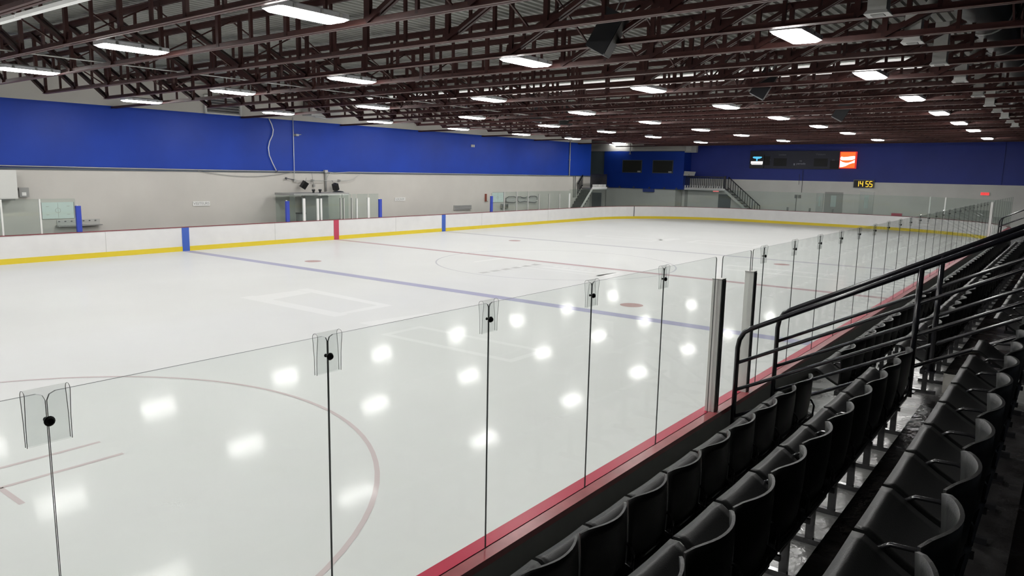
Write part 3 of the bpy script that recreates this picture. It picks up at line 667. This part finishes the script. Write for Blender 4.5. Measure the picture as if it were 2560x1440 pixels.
# left platform and stairs
lp = thing('left_platform', 'dark stairs and railed landing in the far corner left of the blue booth', 'staircase', (25.8, 27.0, 2.35))
MB().box(0.0, 1.28, 0.03, 0.93, -0.12, 0).build('landing', M['floorfar'], lp); MB().box(-0.02, 2.2, -0.02, 0.03, -0.12, 0.06).build('fascia', M['white'], lp)
tm = MB()
for k in range(11): tm.box(0.05+k*0.19, 0.13+k*0.19, -0.03, 0.02, 0.06, 0.26)
tm.build('toe_blocks', M['white'], lp)
picket_rail(lp, (-0.15, 0.04, 0), (2.2, 0.04, 0), 1.02, 22)
st = MB()
for k in range(11): st.box(-0.215*(k+1)+0.02, -0.215*k+0.02, 0.03, 0.93, -0.21*(k+1)-0.21, -0.21*(k+1)+0.02)
st.build('steps', M['stair'], lp)
MB().prism([(0.05,-0.02,0.06),(0.05,-0.02,-0.16),(-2.3,-0.02,-2.35),(-2.3,-0.02,-2.12)][::-1], [(0.05,0.03,0.06),(0.05,0.03,-0.16),(-2.3,0.03,-2.35),(-2.3,0.03,-2.12)][::-1]).build('stringer', M['offwhite'], lp)
picket_rail(lp, (-0.05, 0.86, 0.1), (-0.75, 0.86, -0.55), 0.85, 5, 'stair_rail')
d = MB(); d.box(XB+0.14, XB+0.2, 31.45, 32.4, 0.0, 1.74); struct(d.build('door_1', M['doorgrey']))
d = MB(); d.box(XW-0.06, XW-0.0, 19.9, 20.95, 0.0, 1.95); struct(d.build('door_2', M['doorgrey']))
d = MB(); d.box(XW-0.06, XW-0.0, 24.2, 24.6, 0.0, 2.2); d.box(XW-0.06, XW, 23.7, 23.95, 0.0, 2.2); struct(d.build('trim_2', M['lightgrey']))

# ------------------------------------------------------------------ things on the end wall
def end_thing(name, label, cat, y, z, group=None): return thing(name, label, cat, (XW, y, z), 0, group)
sb = end_thing('score_board', 'wide dark hockey score board hung on the blue end wall', 'scoreboard', 14.6, 4.05)
MB().box(-0.22, 0, -2.93, 3.85, 0.05, 1.42).build('housing', M['score'], sb)
for yy, zz, w, h in ((2.85,0.5,0.6,0.7),(1.75,0.45,1.0,0.6),(-1.3,0.45,1.0,0.6),(-2.35,0.3,0.75,0.6)):
    MB().box(-0.235, -0.22, yy-w/2-0.3, yy+w/2-0.3, zz-0.2, zz+h-0.2).build('digit_window', M['black'], sb)
for body, yy, zz, s, m in (('Locaux', 1.3, 1.13, 0.2, 'faint'), ('Visiteurs', -1.55, 1.16, 0.2, 'faint'), ('pén', 2.3, 0.72, 0.15, 'faint'), ('pén', -2.5, 0.74, 0.15, 'faint'), ('no', -0.12, 0.66, 0.17, 'letter'), ('periode', -0.15, 0.45, 0.22, 'letter')):
    text(body, s, sb, M[m], face_negx(-0.226, yy, zz))
MB().box(-0.235, -0.225, 0.3, 0.4, 0.32, 0.47).build('marker', M['letter'], sb)
ls = end_thing('lit_sponsor_sign', 'lit sign with cyan T emblem over a white bar at the score board left end', 'sign', 17.85, 4.12)
MB().box(-0.30, -0.23, -0.55, 0.55, 0.0, 1.05).build('sign_box', M['dark'], ls)
tv = [(-0.34,0.90),(0.30,0.90),(0.36,0.84),(0.30,0.77),(0.10,0.74),(0.06,0.72),(0.05,0.56),(-0.03,0.56),(-0.04,0.72),(-0.20,0.74),(-0.34,0.80),(-0.39,0.86)]
MB().prism([(-0.30,y,z) for y, z in tv], [(-0.315,y,z) for y, z in tv]).build('emblem', M['signcyan'], ls)
MB().box(-0.315, -0.30, -0.47, 0.48, 0.34, 0.53).build('white_bar', M['signwhite'], ls); MB().box(-0.312, -0.30, -0.45, 0.43, 0.27, 0.31).build('underline', M['signwhite'], ls)
os_ = end_thing('orange_sign', 'bright orange lit drink sign with white waves at the score board right end', 'sign', 11.08, 4.17)
MB().box(-0.30, -0.0, -0.57, 0.57, 0.0, 1.24).build('sign_box', M['signred'], os_); MB().box(-0.31, -0.30, -0.52, 0.52, 0.05, 1.20).build('lit_face', M['orange'], os_)
w1 = [(0.52,0.80),(0.45,0.88),(0.30,0.84),(0.0,0.86),(-0.2,0.90),(-0.42,0.92),(-0.50,0.90),(-0.50,0.70),(-0.3,0.63),(0.0,0.60),(0.35,0.60),(0.52,0.66)]
MB().prism([(-0.31,y,z) for y, z in w1], [(-0.32,y,z) for y, z in w1]).build('script_band', M['signwhite'], os_)
w2 = [(0.52,0.60),(0.35,0.48),(0.1,0.42),(-0.1,0.44),(-0.3,0.52),(-0.50,0.64),(-0.50,0.42),(-0.3,0.38),(-0.1,0.30),(0.1,0.18),(0.35,0.10),(0.52,0.08)]
MB().prism([(-0.31,y,z) for y, z in w2], [(-0.32,y,z) for y, z in w2]).build('white_wave', M['signwhite'], os_)
ck = end_thing('digital_clock', 'black digital clock showing amber 14 55 below the orange sign', 'clock', 9.87, 2.78)
MB().box(-0.15, 0, -0.70, 0.70, 0, 0.58).build('case', M['dark'], ck)
cf = MB(); cf.box(-0.16,-0.15,-0.70,0.70,0,0.03); cf.box(-0.16,-0.15,-0.70,0.70,0.55,0.58); cf.box(-0.16,-0.15,-0.70,-0.67,0.03,0.55); cf.box(-0.16,-0.15,0.67,0.70,0.03,0.55); cf.build('border', M['grey'], ck)
SEG = {'1':'bc','4':'fgbc','5':'afgcd'}
def digit(ch, yc):
    w, h, z0 = 0.17, 0.38, 0.10; m = MB(); th = 0.045
    L = {'a':((-w/2,h),(w/2,h)),'g':((-w/2,h/2),(w/2,h/2)),'d':((-w/2,0),(w/2,0)),'f':((-w/2,h/2),(-w/2,h)),'e':((-w/2,0),(-w/2,h/2)),'b':((w/2,h/2),(w/2,h)),'c':((w/2,0),(w/2,h/2))}
    for s_ in SEG[ch]:
        (a0, z1), (a1, z2) = L[s_]; m.bar((-0.165, yc-a0, z0+z1), (-0.165, yc-a1, z0+z2), 0.02, th, (1,0,0))
    m.build('digit', M['digit'], ck)
for ch, yc in (('1', 0.42), ('4', 0.14), ('5', -0.24), ('5', -0.50)): digit(ch, yc)
for y_, z_, lab, m, h_ in ((21.18, 2.13, 'dim red exit sign under the right landing', 'exitdim', 0.2), (2.22, 2.50, 'glowing red exit sign on the end wall near the stands', 'exit', 0.19)):
    t = end_thing('exit_sign', lab, 'sign', y_, z_)
    MB().box(-0.10, 0, -0.26, 0.26, -0.02, h_+0.02).build('sign_box', M['white'], t); MB().box(-0.11, -0.10, -0.25, 0.25, 0, h_).build('lit_face', M[m], t)
    text('SORTIE', 0.13, t, M['signred'], face_negx(-0.112, 0, h_/2), ext=0.002)
t = end_thing('wall_phone', 'small dark pair of wall boxes on thin pipe on the end wall', 'box', 14.55, 1.85)
for k in (-0.13, 0.14): MB().box(-0.12, 0, k-0.08, k+0.08, 0, 0.26).build('casing', M['grey'], t)
MB().tube([(-0.04,0.1,-1.7),(-0.04,0.1,0.0)], 0.02, 6).build('pipe', M['grey'], t)
t = end_thing('end_conduit', 'pair of thin dark wires running down the end wall under the score board', 'cable', 14.3, 2.3)
MB().tube([(-0.03,0.0,0.0),(-0.03,0.0,1.7)], 0.015, 5).build('wire', M['ink'], t); MB().tube([(-0.03,0.25,0.6),(-0.03,0.25,1.4)], 0.012, 5).build('wire', M['ink'], t)
for i, (y_, w, z0, z1) in enumerate(((12.9, 0.5, 0.7, 2.3), (11.9, 1.3, 0.7, 2.4), (9.6, 0.95, 0.7, 2.5))):
    t = end_thing('swing_door', 'pale metal door in the end wall behind the glass, %s from the stairs' % nth(i+1), 'door', y_, 0.0, 'pale doors in the end wall')
    MB().box(-0.05, 0, -w/2, w/2, 0, z1).build('door_leaf', M['galv'] if i != 1 else M['lightgrey'], t); MB().box(-0.06, -0.05, -w*0.15, w*0.15, 1.3, z1-0.25).build('window_pane', M['pale'], t)
t = end_thing('red_bench', 'small dark red box on the end boards near the stands', 'box', 7.0, 0.9); MB().box(-2.9, -2.75, -0.33, 0.33, 0.06, 0.24).build('casing', M['stripe_r'], t); MB().box(-2.92, -2.73, -0.36, 0.36, 0.0, 0.06).build('ledge', M['capthin'], t)
pl = MB(); pl.box(XW-0.06, XW, 1.35, 1.42, 3.2, 6.05); struct(pl.build('trim_3', M['bluedark']))

# ------------------------------------------------------------------ roof trusses
TX = [-11.3 + 1.917*k for k in range(-4, 23)]
YA, YB = 27.95, -9.1
nodes = [24.2 - 2.2*i for i in range(14)]
def tb(y, dz=0): return (0, y, zb(y)+dz)
TOP = 1.20
tr = thing('roof_truss', 'x', 'truss', (TX[0], 0, 0))
bc = MB(); y_0, y_1 = nodes[0]+0.12, nodes[-1]-0.12
for sx in (-0.045, 0.045):
    bc.bar((sx, y_0, zb(y_0)+0.01), (sx, y_1, zb(y_1)+0.01), 0.066, 0.012); bc.bar((sx*0.45, y_0, zb(y_0)+0.05), (sx*0.45, y_1, zb(y_1)+0.055), 0.012, 0.10)
bc.build('bottom_chord', M['steel_ice_lit'], tr)
tc = MB()
for sx in (-0.05, 0.05):
    tc.bar((sx, YA, zb(YA)+TOP), (sx, YB, zb(YB)+TOP), 0.075, 0.012); tc.bar((sx*0.45, YA, zb(YA)+TOP-0.05), (sx*0.45, YB, zb(YB)+TOP-0.06), 0.014, 0.14)
tc.build('top_chord', M['steel'], tr)
def dbl(p, q, w=0.055, gap=0.04):
    m = MB(); p = Vector(p); q = Vector(q)
    for s in (-1, 1):
        o = Vector((s*(gap/2+w/2), 0, 0)); m.bar(p+o, q+o, w, 0.075)
    return m
for i, yn in enumerate(nodes):
    MB().bar(tb(yn, 0.04), tb(yn, TOP-0.05), 0.07, 0.09).build('vertical', M['steel'], tr)
    s = 1 if i < 6 else (-1 if i > 7 else 0)
    if s:
        dbl(tb(yn, 0.05), tb(yn + s*2.2, TOP-0.06)).build('diagonal', M['steel'], tr)
        MB().prism([(0.008,yn-0.16,zb(yn)+0.0),(0.008,yn+0.16,zb(yn)+0.0),(0.008,yn+0.24*max(s,0)+0.1,zb(yn)+0.24),(0.008,yn+0.24*min(s,0)-0.1,zb(yn)+0.24)],
                   [(-0.008,yn-0.16,zb(yn)+0.0),(-0.008,yn+0.16,zb(yn)+0.0),(-0.008,yn+0.24*max(s,0)+0.1,zb(yn)+0.24),(-0.008,yn+0.24*min(s,0)-0.1,zb(yn)+0.24)]).build('gusset', M['steel'], tr)
    if i < 13: MB().bar((0, yn-1.1, zb(yn)+0.06), (0, yn-1.1, zb(yn)+TOP-0.05), 0.055, 0.06).build('post', M['steel'], tr)
for yy in (19.8, 13.2, 4.4, -2.2):
    m = MB(); m.bar((0.05, yy+0.3, zb(yy)+0.08), (1.87, yy+0.3, zb(yy)+TOP-0.1), 0.03, 0.03, (0,1,0)); m.bar((0.05, yy+0.34, zb(yy)+TOP-0.1), (1.87, yy+0.34, zb(yy)+0.08), 0.03, 0.03, (0,1,0)); m.build('cross_brace', M['steel'], tr)
tr['label'] = 'dark red-brown steel roof truss, first across the top left corner of the view'; tr['group'] = 'roof trusses over the rink'
for k, x in enumerate(TX[1:]):
    r_ = dup(tr, (x, 0, 0), 'dark red-brown steel roof truss over the rink, %s counted away from the camera' % nth(k+2), 'roof trusses over the rink')
    if k % 3 == 1:
        dbl((0, nodes[0], zb(24.2)+0.03), (0, YA, zb(YA)+0.02)).build('end_tie', M['steel'], r_)

# thin galvanised cable along the roof and white strip with an added glow on the nearest truss
t = thing('roof_cable', 'thin pale rod running along the roof between the trusses', 'rod', (-19, 16.3, 5.90)); MB().tube([(0,0,0),(12,0.05,0),(24,0.1,-0.02),(40,0.1,-0.02)], 0.017, 5).build('rod', M['galv'], t); MB().box(12, 12.1, -0.03, 0.03, -0.03, 0.2).build('hanger', M['steel'], t)
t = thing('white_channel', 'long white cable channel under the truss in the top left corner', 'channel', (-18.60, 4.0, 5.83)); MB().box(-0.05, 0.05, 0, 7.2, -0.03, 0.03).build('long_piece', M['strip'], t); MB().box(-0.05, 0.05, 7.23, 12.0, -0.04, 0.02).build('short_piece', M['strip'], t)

# ------------------------------------------------------------------ light fixtures
def rrect(x, y, c): return [(-x+c,-y),(x-c,-y),(x,-y+c),(x,y-c),(x-c,y),(-x+c,y),(-x,y-c),(-x,-y+c)]
lf = thing('light_fixture', 'x', 'ceiling light')
h = MB(); h.prism([(a,b,0.0) for a, b in rrect(0.66,0.26,0.05)], [(a,b,0.075) for a, b in rrect(0.66,0.26,0.05)]); h.prism([(a,b,0.075) for a, b in rrect(0.60,0.16,0.04)], [(a,b,0.12) for a, b in rrect(0.56,0.12,0.04)])
h.build('housing', M['housing'], lf)
dd = MB(); dd.prism([(a,b,-0.035) for a, b in rrect(0.585,0.215,0.05)], [(a,b,-0.001) for a, b in rrect(0.64,0.245,0.05)]); dd.build('diffuser', M['lamp'], lf)
LR = {0: [(-15.9,24.0),(-10.2,24.0),(-4.53,23.95),(1.13,23.95),(6.95,24.1),(12.55,24.05),(18.0,23.9),(24.9,24.3)],
      1: [(-15.9,18.25),(-10.28,18.17),(-4.55,18.18),(1.05,18.13),(6.9,18.16),(12.3,18.05),(18.0,18.1),(25.6,18.3)],
      2: [(-16.12,12.5),(-10.4,12.53),(-4.62,12.6),(1.2,12.7),(6.87,12.68),(12.75,12.8),(18.19,12.7),(25.4,12.62)],
      3: [(-16.22,6.8),(-10.5,6.8),(-4.6,6.9),(1.31,6.98),(6.87,6.98),(12.5,6.97),(18.4,7.1),(26.1,7.2)],
      4: [(-16.2,1.15),(-10.44,1.15),(-4.65,1.2),(1.3,1.29),(7.18,1.38),(12.84,1.41),(18.26,1.44),(26.3,1.58)]}
RW = ['row nearest the blue far wall', 'second row out from the far wall', 'middle row over the ice', 'fourth row from the far wall', 'row nearest the stands']
first = True
for r in range(5):
    for i, (x, y) in enumerate(LR[r]):
        lab = 'white fluorescent ceiling fixture, %s light of the %s' % (nth(i+1), RW[r]); loc = (x, y, zb(y)-0.0)
        if first: lf.location = loc; lf['label'] = lab; lf['group'] = 'ceiling lights'; o = lf; first = False
        else: o = dup(lf, loc, lab, 'ceiling lights')
        if i < 3:
            for cx in (-0.42, 0.08, 0.44): MB().box(cx-0.025, cx+0.025, -0.275, -0.258, 0.01, 0.06).build('latch', M['white'], o)
# two more columns of the same fixtures hang over the near end, above and behind the view
for r in range(5):
    for k, x in enumerate((-21.8, -27.5)):
        y = LR[r][0][1]
        dup(lf, (x, y, zb(y)), 'white ceiling fixture over the near end, %s, %s' % (RW[r], ('front one', 'back one')[k]), 'ceiling lights over the near end')
# ------------------------------------------------------------------ ventilation duct with drops over the stands
vd = thing('ventilation_duct', 'large dark round duct along the roof above the stands', 'duct', (-14.0, -1.15, 6.72))
MB().tube([(0,0,0),(12,0,0),(24,0,0),(40,0,0)], 0.42, 24).build('pipe', M['duct'], vd)
for x in (2.0, 4.9, 7.8, 10.7, 13.6, 19.5, 25.3): MB().tube([(x,0,0),(x+0.06,0,0)], 0.44, 24).build('joint_band', M['galv'], vd)
for i, x in enumerate((-11.9, -9.2, -6.2, -3.0, 0.8, 4.0, 6.6, 9.6, 12.2, 14.9)):
    t = thing('air_diffuser', 'white square air outlet box hanging from the roof duct, %s from the camera' % nth(i+1), 'air diffuser', (x, -0.42, 5.78), 0, 'air outlets along the duct')
    MB().box(-0.125, 0.125, -0.125, 0.125, 0.03, 0.80 if i % 2 == 0 else 0.45).build('drop_box', M['offwhite'], t)
    MB().prism([(a,b,-0.02) for a, b in rrect(0.165,0.165,0.01)], [(a,b,0.03) for a, b in rrect(0.135,0.135,0.01)]).build('flare', M['white'], t)
    MB().box(-0.085, 0.085, -0.085, 0.085, -0.03, -0.02).build('grille', M['grey'], t)
    MB().tube([(0,-0.11,0.72 if i % 2 == 0 else 0.38),(0,-0.31,0.80 if i % 2 == 0 else 0.72)], 0.09, 14).build('neck', M['galv'], t)
# ------------------------------------------------------------------ loudspeakers hung among the trusses
def hung_speaker(x, y, z, rz, tilt, s, label, group):
    t = thing('hanging_speaker', label, 'speaker', (x, y, z), 0, group); t.rotation_euler = (tilt, 0, rz)
    MB().prism([(-0.26*s,-0.2*s,-0.4*s),(0.26*s,-0.2*s,-0.4*s),(0.18*s,0.22*s,-0.4*s),(-0.18*s,0.22*s,-0.4*s)], [(-0.26*s,-0.2*s,0.4*s),(0.26*s,-0.2*s,0.4*s),(0.18*s,0.22*s,0.4*s),(-0.18*s,0.22*s,0.4*s)]).build('cabinet', M['dark'], t)
    MB().box(-0.24*s, 0.24*s, -0.215*s, -0.2*s, -0.37*s, 0.37*s).build('grille', M['black'], t)
    for k in (-0.2, 0.2): MB().tube([(k*s,0,0.4*s),(k*s,0.02,0.4*s+0.22)], 0.012, 5).build('hanging_wire', M['grey'], t)
hung_speaker(4.85, 17.4, 6.22, 0.5, 0.2, 1.2, 'black loudspeaker hanging over centre ice, left of the pair', 'speaker pair over centre ice')
hung_speaker(5.95, 16.6, 6.18, -0.7, 0.2, 1.2, 'black loudspeaker hanging over centre ice, right of the pair', 'speaker pair over centre ice')
for i, (x, z) in enumerate(((-11.55, 6.0), (-3.1, 5.95), (5.3, 5.9))):
    hung_speaker(x, 4.2, z, 0.3, 0.5, 0.95, 'dark loudspeaker tucked among the roof trusses above the near ice, %s from the camera' % nth(i+1), 'speakers facing the stands')

# ------------------------------------------------------------------ stands
T1, T2, T3, T4 = 0.66, 1.07, 1.48, 1.90
AX0, AX1 = -16.10, -15.10
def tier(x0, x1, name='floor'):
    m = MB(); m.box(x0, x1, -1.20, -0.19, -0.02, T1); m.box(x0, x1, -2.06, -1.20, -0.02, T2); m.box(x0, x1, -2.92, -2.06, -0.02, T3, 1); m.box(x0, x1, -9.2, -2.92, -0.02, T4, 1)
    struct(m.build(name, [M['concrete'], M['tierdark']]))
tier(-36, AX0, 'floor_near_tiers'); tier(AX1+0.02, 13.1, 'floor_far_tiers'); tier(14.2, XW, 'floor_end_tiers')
for nm, xa, xb_ in (('floor_aisle', AX0, AX1), ('floor_end_aisle', 13.1, 14.2)):
    m = MB(); m.box(xa, xb_, -1.20, -0.19, -0.02, T1-0.005); yy = -1.20; zz = T1
    for k in range(8):
        zz += 0.205; m.box(xa, xb_, yy-0.43, yy, -0.02, zz if zz < T4 else T4); yy -= 0.43
    struct(m.build(nm, M['concrete']))
cs = MB(); cs.box(AX1, AX1+0.02, -2.92, -2.06, T2-0.45, T3); cs.box(AX1, AX1+0.02, -2.06, -1.2, T1-0.2, T2); struct(cs.build('wall_aisle_side', M['cream']))

# handrails each side of the aisle
def handrail(x, y1, label, ys, dz=0.0):
    t = thing('handrail', label, 'handrail', (x, 0, 0)); sl = (2.69-1.87)/1.6
    top = lambda y: 1.89 + dz + (-0.35-y)*sl
    def curve(dz): return top
    ye = -5.2; pts = [(0, y1, T1+0.0), (0, y1, top(y1)-0.16), (0, y1-0.015, top(y1)-0.07), (0, y1-0.06, top(y1-0.06)-0.012), (0, y1-0.14, top(y1-0.14)), (0, ye, top(ye))]
    MB().tube(pts, 0.026, 10).build('top_rail', M['railblack'], t)
    for d in (0.33, 0.63, 0.93): MB().tube([(0, y1, top(y1)-d), (0, ye, top(ye)-d)], 0.019, 8).build('rail_bar', M['railblack'], t)
    for yp in ys:
        fz = T1 if yp > -1.2 else (T3 if yp > -2.9 else T4)
        MB().tube([(0, yp, fz), (0, yp, top(yp))], 0.028, 10).build('rail_post', M['railblack'], t)
        MB().box(-0.05, 0.05, yp-0.05, yp+0.05, fz, fz+0.012).build('foot_plate', M['railblack'], t)
    return t
handrail(AX0, -0.235, 'black tubular stair handrail nearer the camera, beside the thick gate post', (-1.90, -3.5), -0.03)
handrail(AX1-0.02, -0.34, 'black tubular stair handrail on the far side of the aisle', (-1.94, -3.55), 0.0)
handrail(13.05, -0.40, 'distant black handrail at the second aisle, nearer of the two', (-1.98, -3.6))
handrail(14.25, -0.40, 'distant black handrail at the second aisle, farther of the two', (-1.98, -3.6))

# chairs: origin on the floor below the front middle of the pan, facing +y
P = 0.545
chair = thing('stadium_chair', 'x', 'chair')
CA, SA = math.cos(math.radians(30)), math.sin(math.radians(30))
def pan(u, v):                                   # half folded tip-up pan, front edge raised
    d = 0.41*v; lift = -0.02*math.sin(PI*v) - (0.03*(1-v/0.15)**2 if v < 0.15 else 0) + 0.012*(2*u-1)**2
    return ((u-0.5)*0.515, -d*CA - lift*SA*0.5, 0.625 - d*SA + lift)
def back(u, v):
    s = 2*u-1; x = s*0.262*(1-0.03*v*v)
    z = 0.45 + 0.425*v - 0.02*abs(s)**8*v
    y = -0.325 - 0.045*v + 0.085*s*s*(0.4+0.6*v) - (0.010*math.sin(PI*v))
    return (x, y, z)
MB().shell(pan, 10, 10, 0.016).build('seat', M['black'], chair)
MB().shell(lambda u, v: back(1-u, v), 12, 8, 0.014).build('backrest', M['black'], chair)
hx = P/2
MB().tube([(hx,-0.34,0.40),(hx,-0.35,0.53),(hx,-0.32,0.58),(hx,-0.22,0.60),(hx,-0.13,0.595),(hx,-0.085,0.565),(hx,-0.075,0.51),(hx,-0.09,0.40)], 0.010, 8).build('armrest', M['chairmetal'], chair)
lg = MB(); lg.bar((hx,-0.24,0.02),(hx,-0.24,0.40),0.032,0.05); lg.bar((hx,-0.37,0.40),(hx,-0.07,0.40),0.02,0.03); lg.bar((hx,-0.36,0.018),(hx,-0.10,0.018),0.04,0.036); lg.build('leg', M['chairmetal'], chair)
MB().box(-hx+0.022, hx-0.019, -0.30, -0.25, 0.335, 0.385).build('support_rail', M['chairmetal'], chair)
MB().box(-0.18, 0.18, -0.345, -0.28, 0.385, 0.44).build('pan_bracket', M['chairmetal'], chair)
rows = [(-0.73, T1, -16.17, -14.98, 45), (-1.57, T2, -16.18, -14.98, 33), (-2.43, T3, -16.95, -14.98, 15)]
RN = ['front row', 'second row', 'third row']
used = False
for r, (yf, fz, xe, xs, nf) in enumerate(rows):
    nn = 10 if r == 0 else (10 if r == 1 else 9)
    for k in range(nn):
        x = xe - P/2 - P*k
        lab = 'black moulded plastic chair in the %s before the handrail, %s from the aisle' % (RN[r], nth(k+1)); g = '%s chairs before the aisle' % RN[r]
        if not used: chair.location = (x, yf, fz); chair['label'] = lab; chair['group'] = g; used = True
        else: dup(chair, (x, yf, fz), lab, g)
    if r == 2:
        dup(chair, (-16.52, yf, fz), 'lone black plastic chair in the third row across a small gap, beside the handrail', 'third row chairs before the aisle')
    for k in range(nf):
        x = xs + P/2 + P*k
        dup(chair, (x, yf, fz), 'black plastic chair in the %s past the handrails, %s from the aisle' % (RN[r], nth(k+1)), '%s chairs past the aisle' % RN[r])

# ------------------------------------------------------------------ camera, world, render look
C = Vector((-23.78875732, -2.99830838, 3.46421246))
f = Vector((0.7875945, 0.59643887, -0.15477588)); r = Vector((0.6060081, -0.79522451, 0.01929142)); u = Vector((0.11157542, 0.10898926, 0.98776124))
cam = bpy.data.objects.new('camera', bpy.data.cameras.new('camera')); col.objects.link(cam)
cam.matrix_world = Matrix(((r.x,u.x,-f.x,C.x),(r.y,u.y,-f.y,C.y),(r.z,u.z,-f.z,C.z),(0,0,0,1)))
cam.data.sensor_fit = 'HORIZONTAL'; cam.data.sensor_width = 36; cam.data.lens = 1856.5356*36/2560; cam.data.clip_start = 0.05; cam.data.clip_end = 300
scn.camera = cam
w = bpy.data.worlds.new('world'); scn.world = w; w.use_nodes = True
w.node_tree.nodes['Background'].inputs['Color'].default_value = (0.02, 0.02, 0.022, 1)
scn.view_settings.view_transform = 'Standard'; scn.view_settings.look = 'None'; scn.view_settings.exposure = 0.0
scn.cycles.transparent_max_bounces = 24; scn.cycles.max_bounces = 6; scn.cycles.diffuse_bounces = 3; scn.cycles.glossy_bounces = 3
scn.cycles.use_adaptive_sampling = True; scn.cycles.adaptive_threshold = 0.1; scn.cycles.adaptive_min_samples = 16
scn.cycles.use_denoising = True; scn.cycles.sample_clamp_indirect = 6.0; scn.cycles.caustics_reflective = False; scn.cycles.caustics_refractive = False
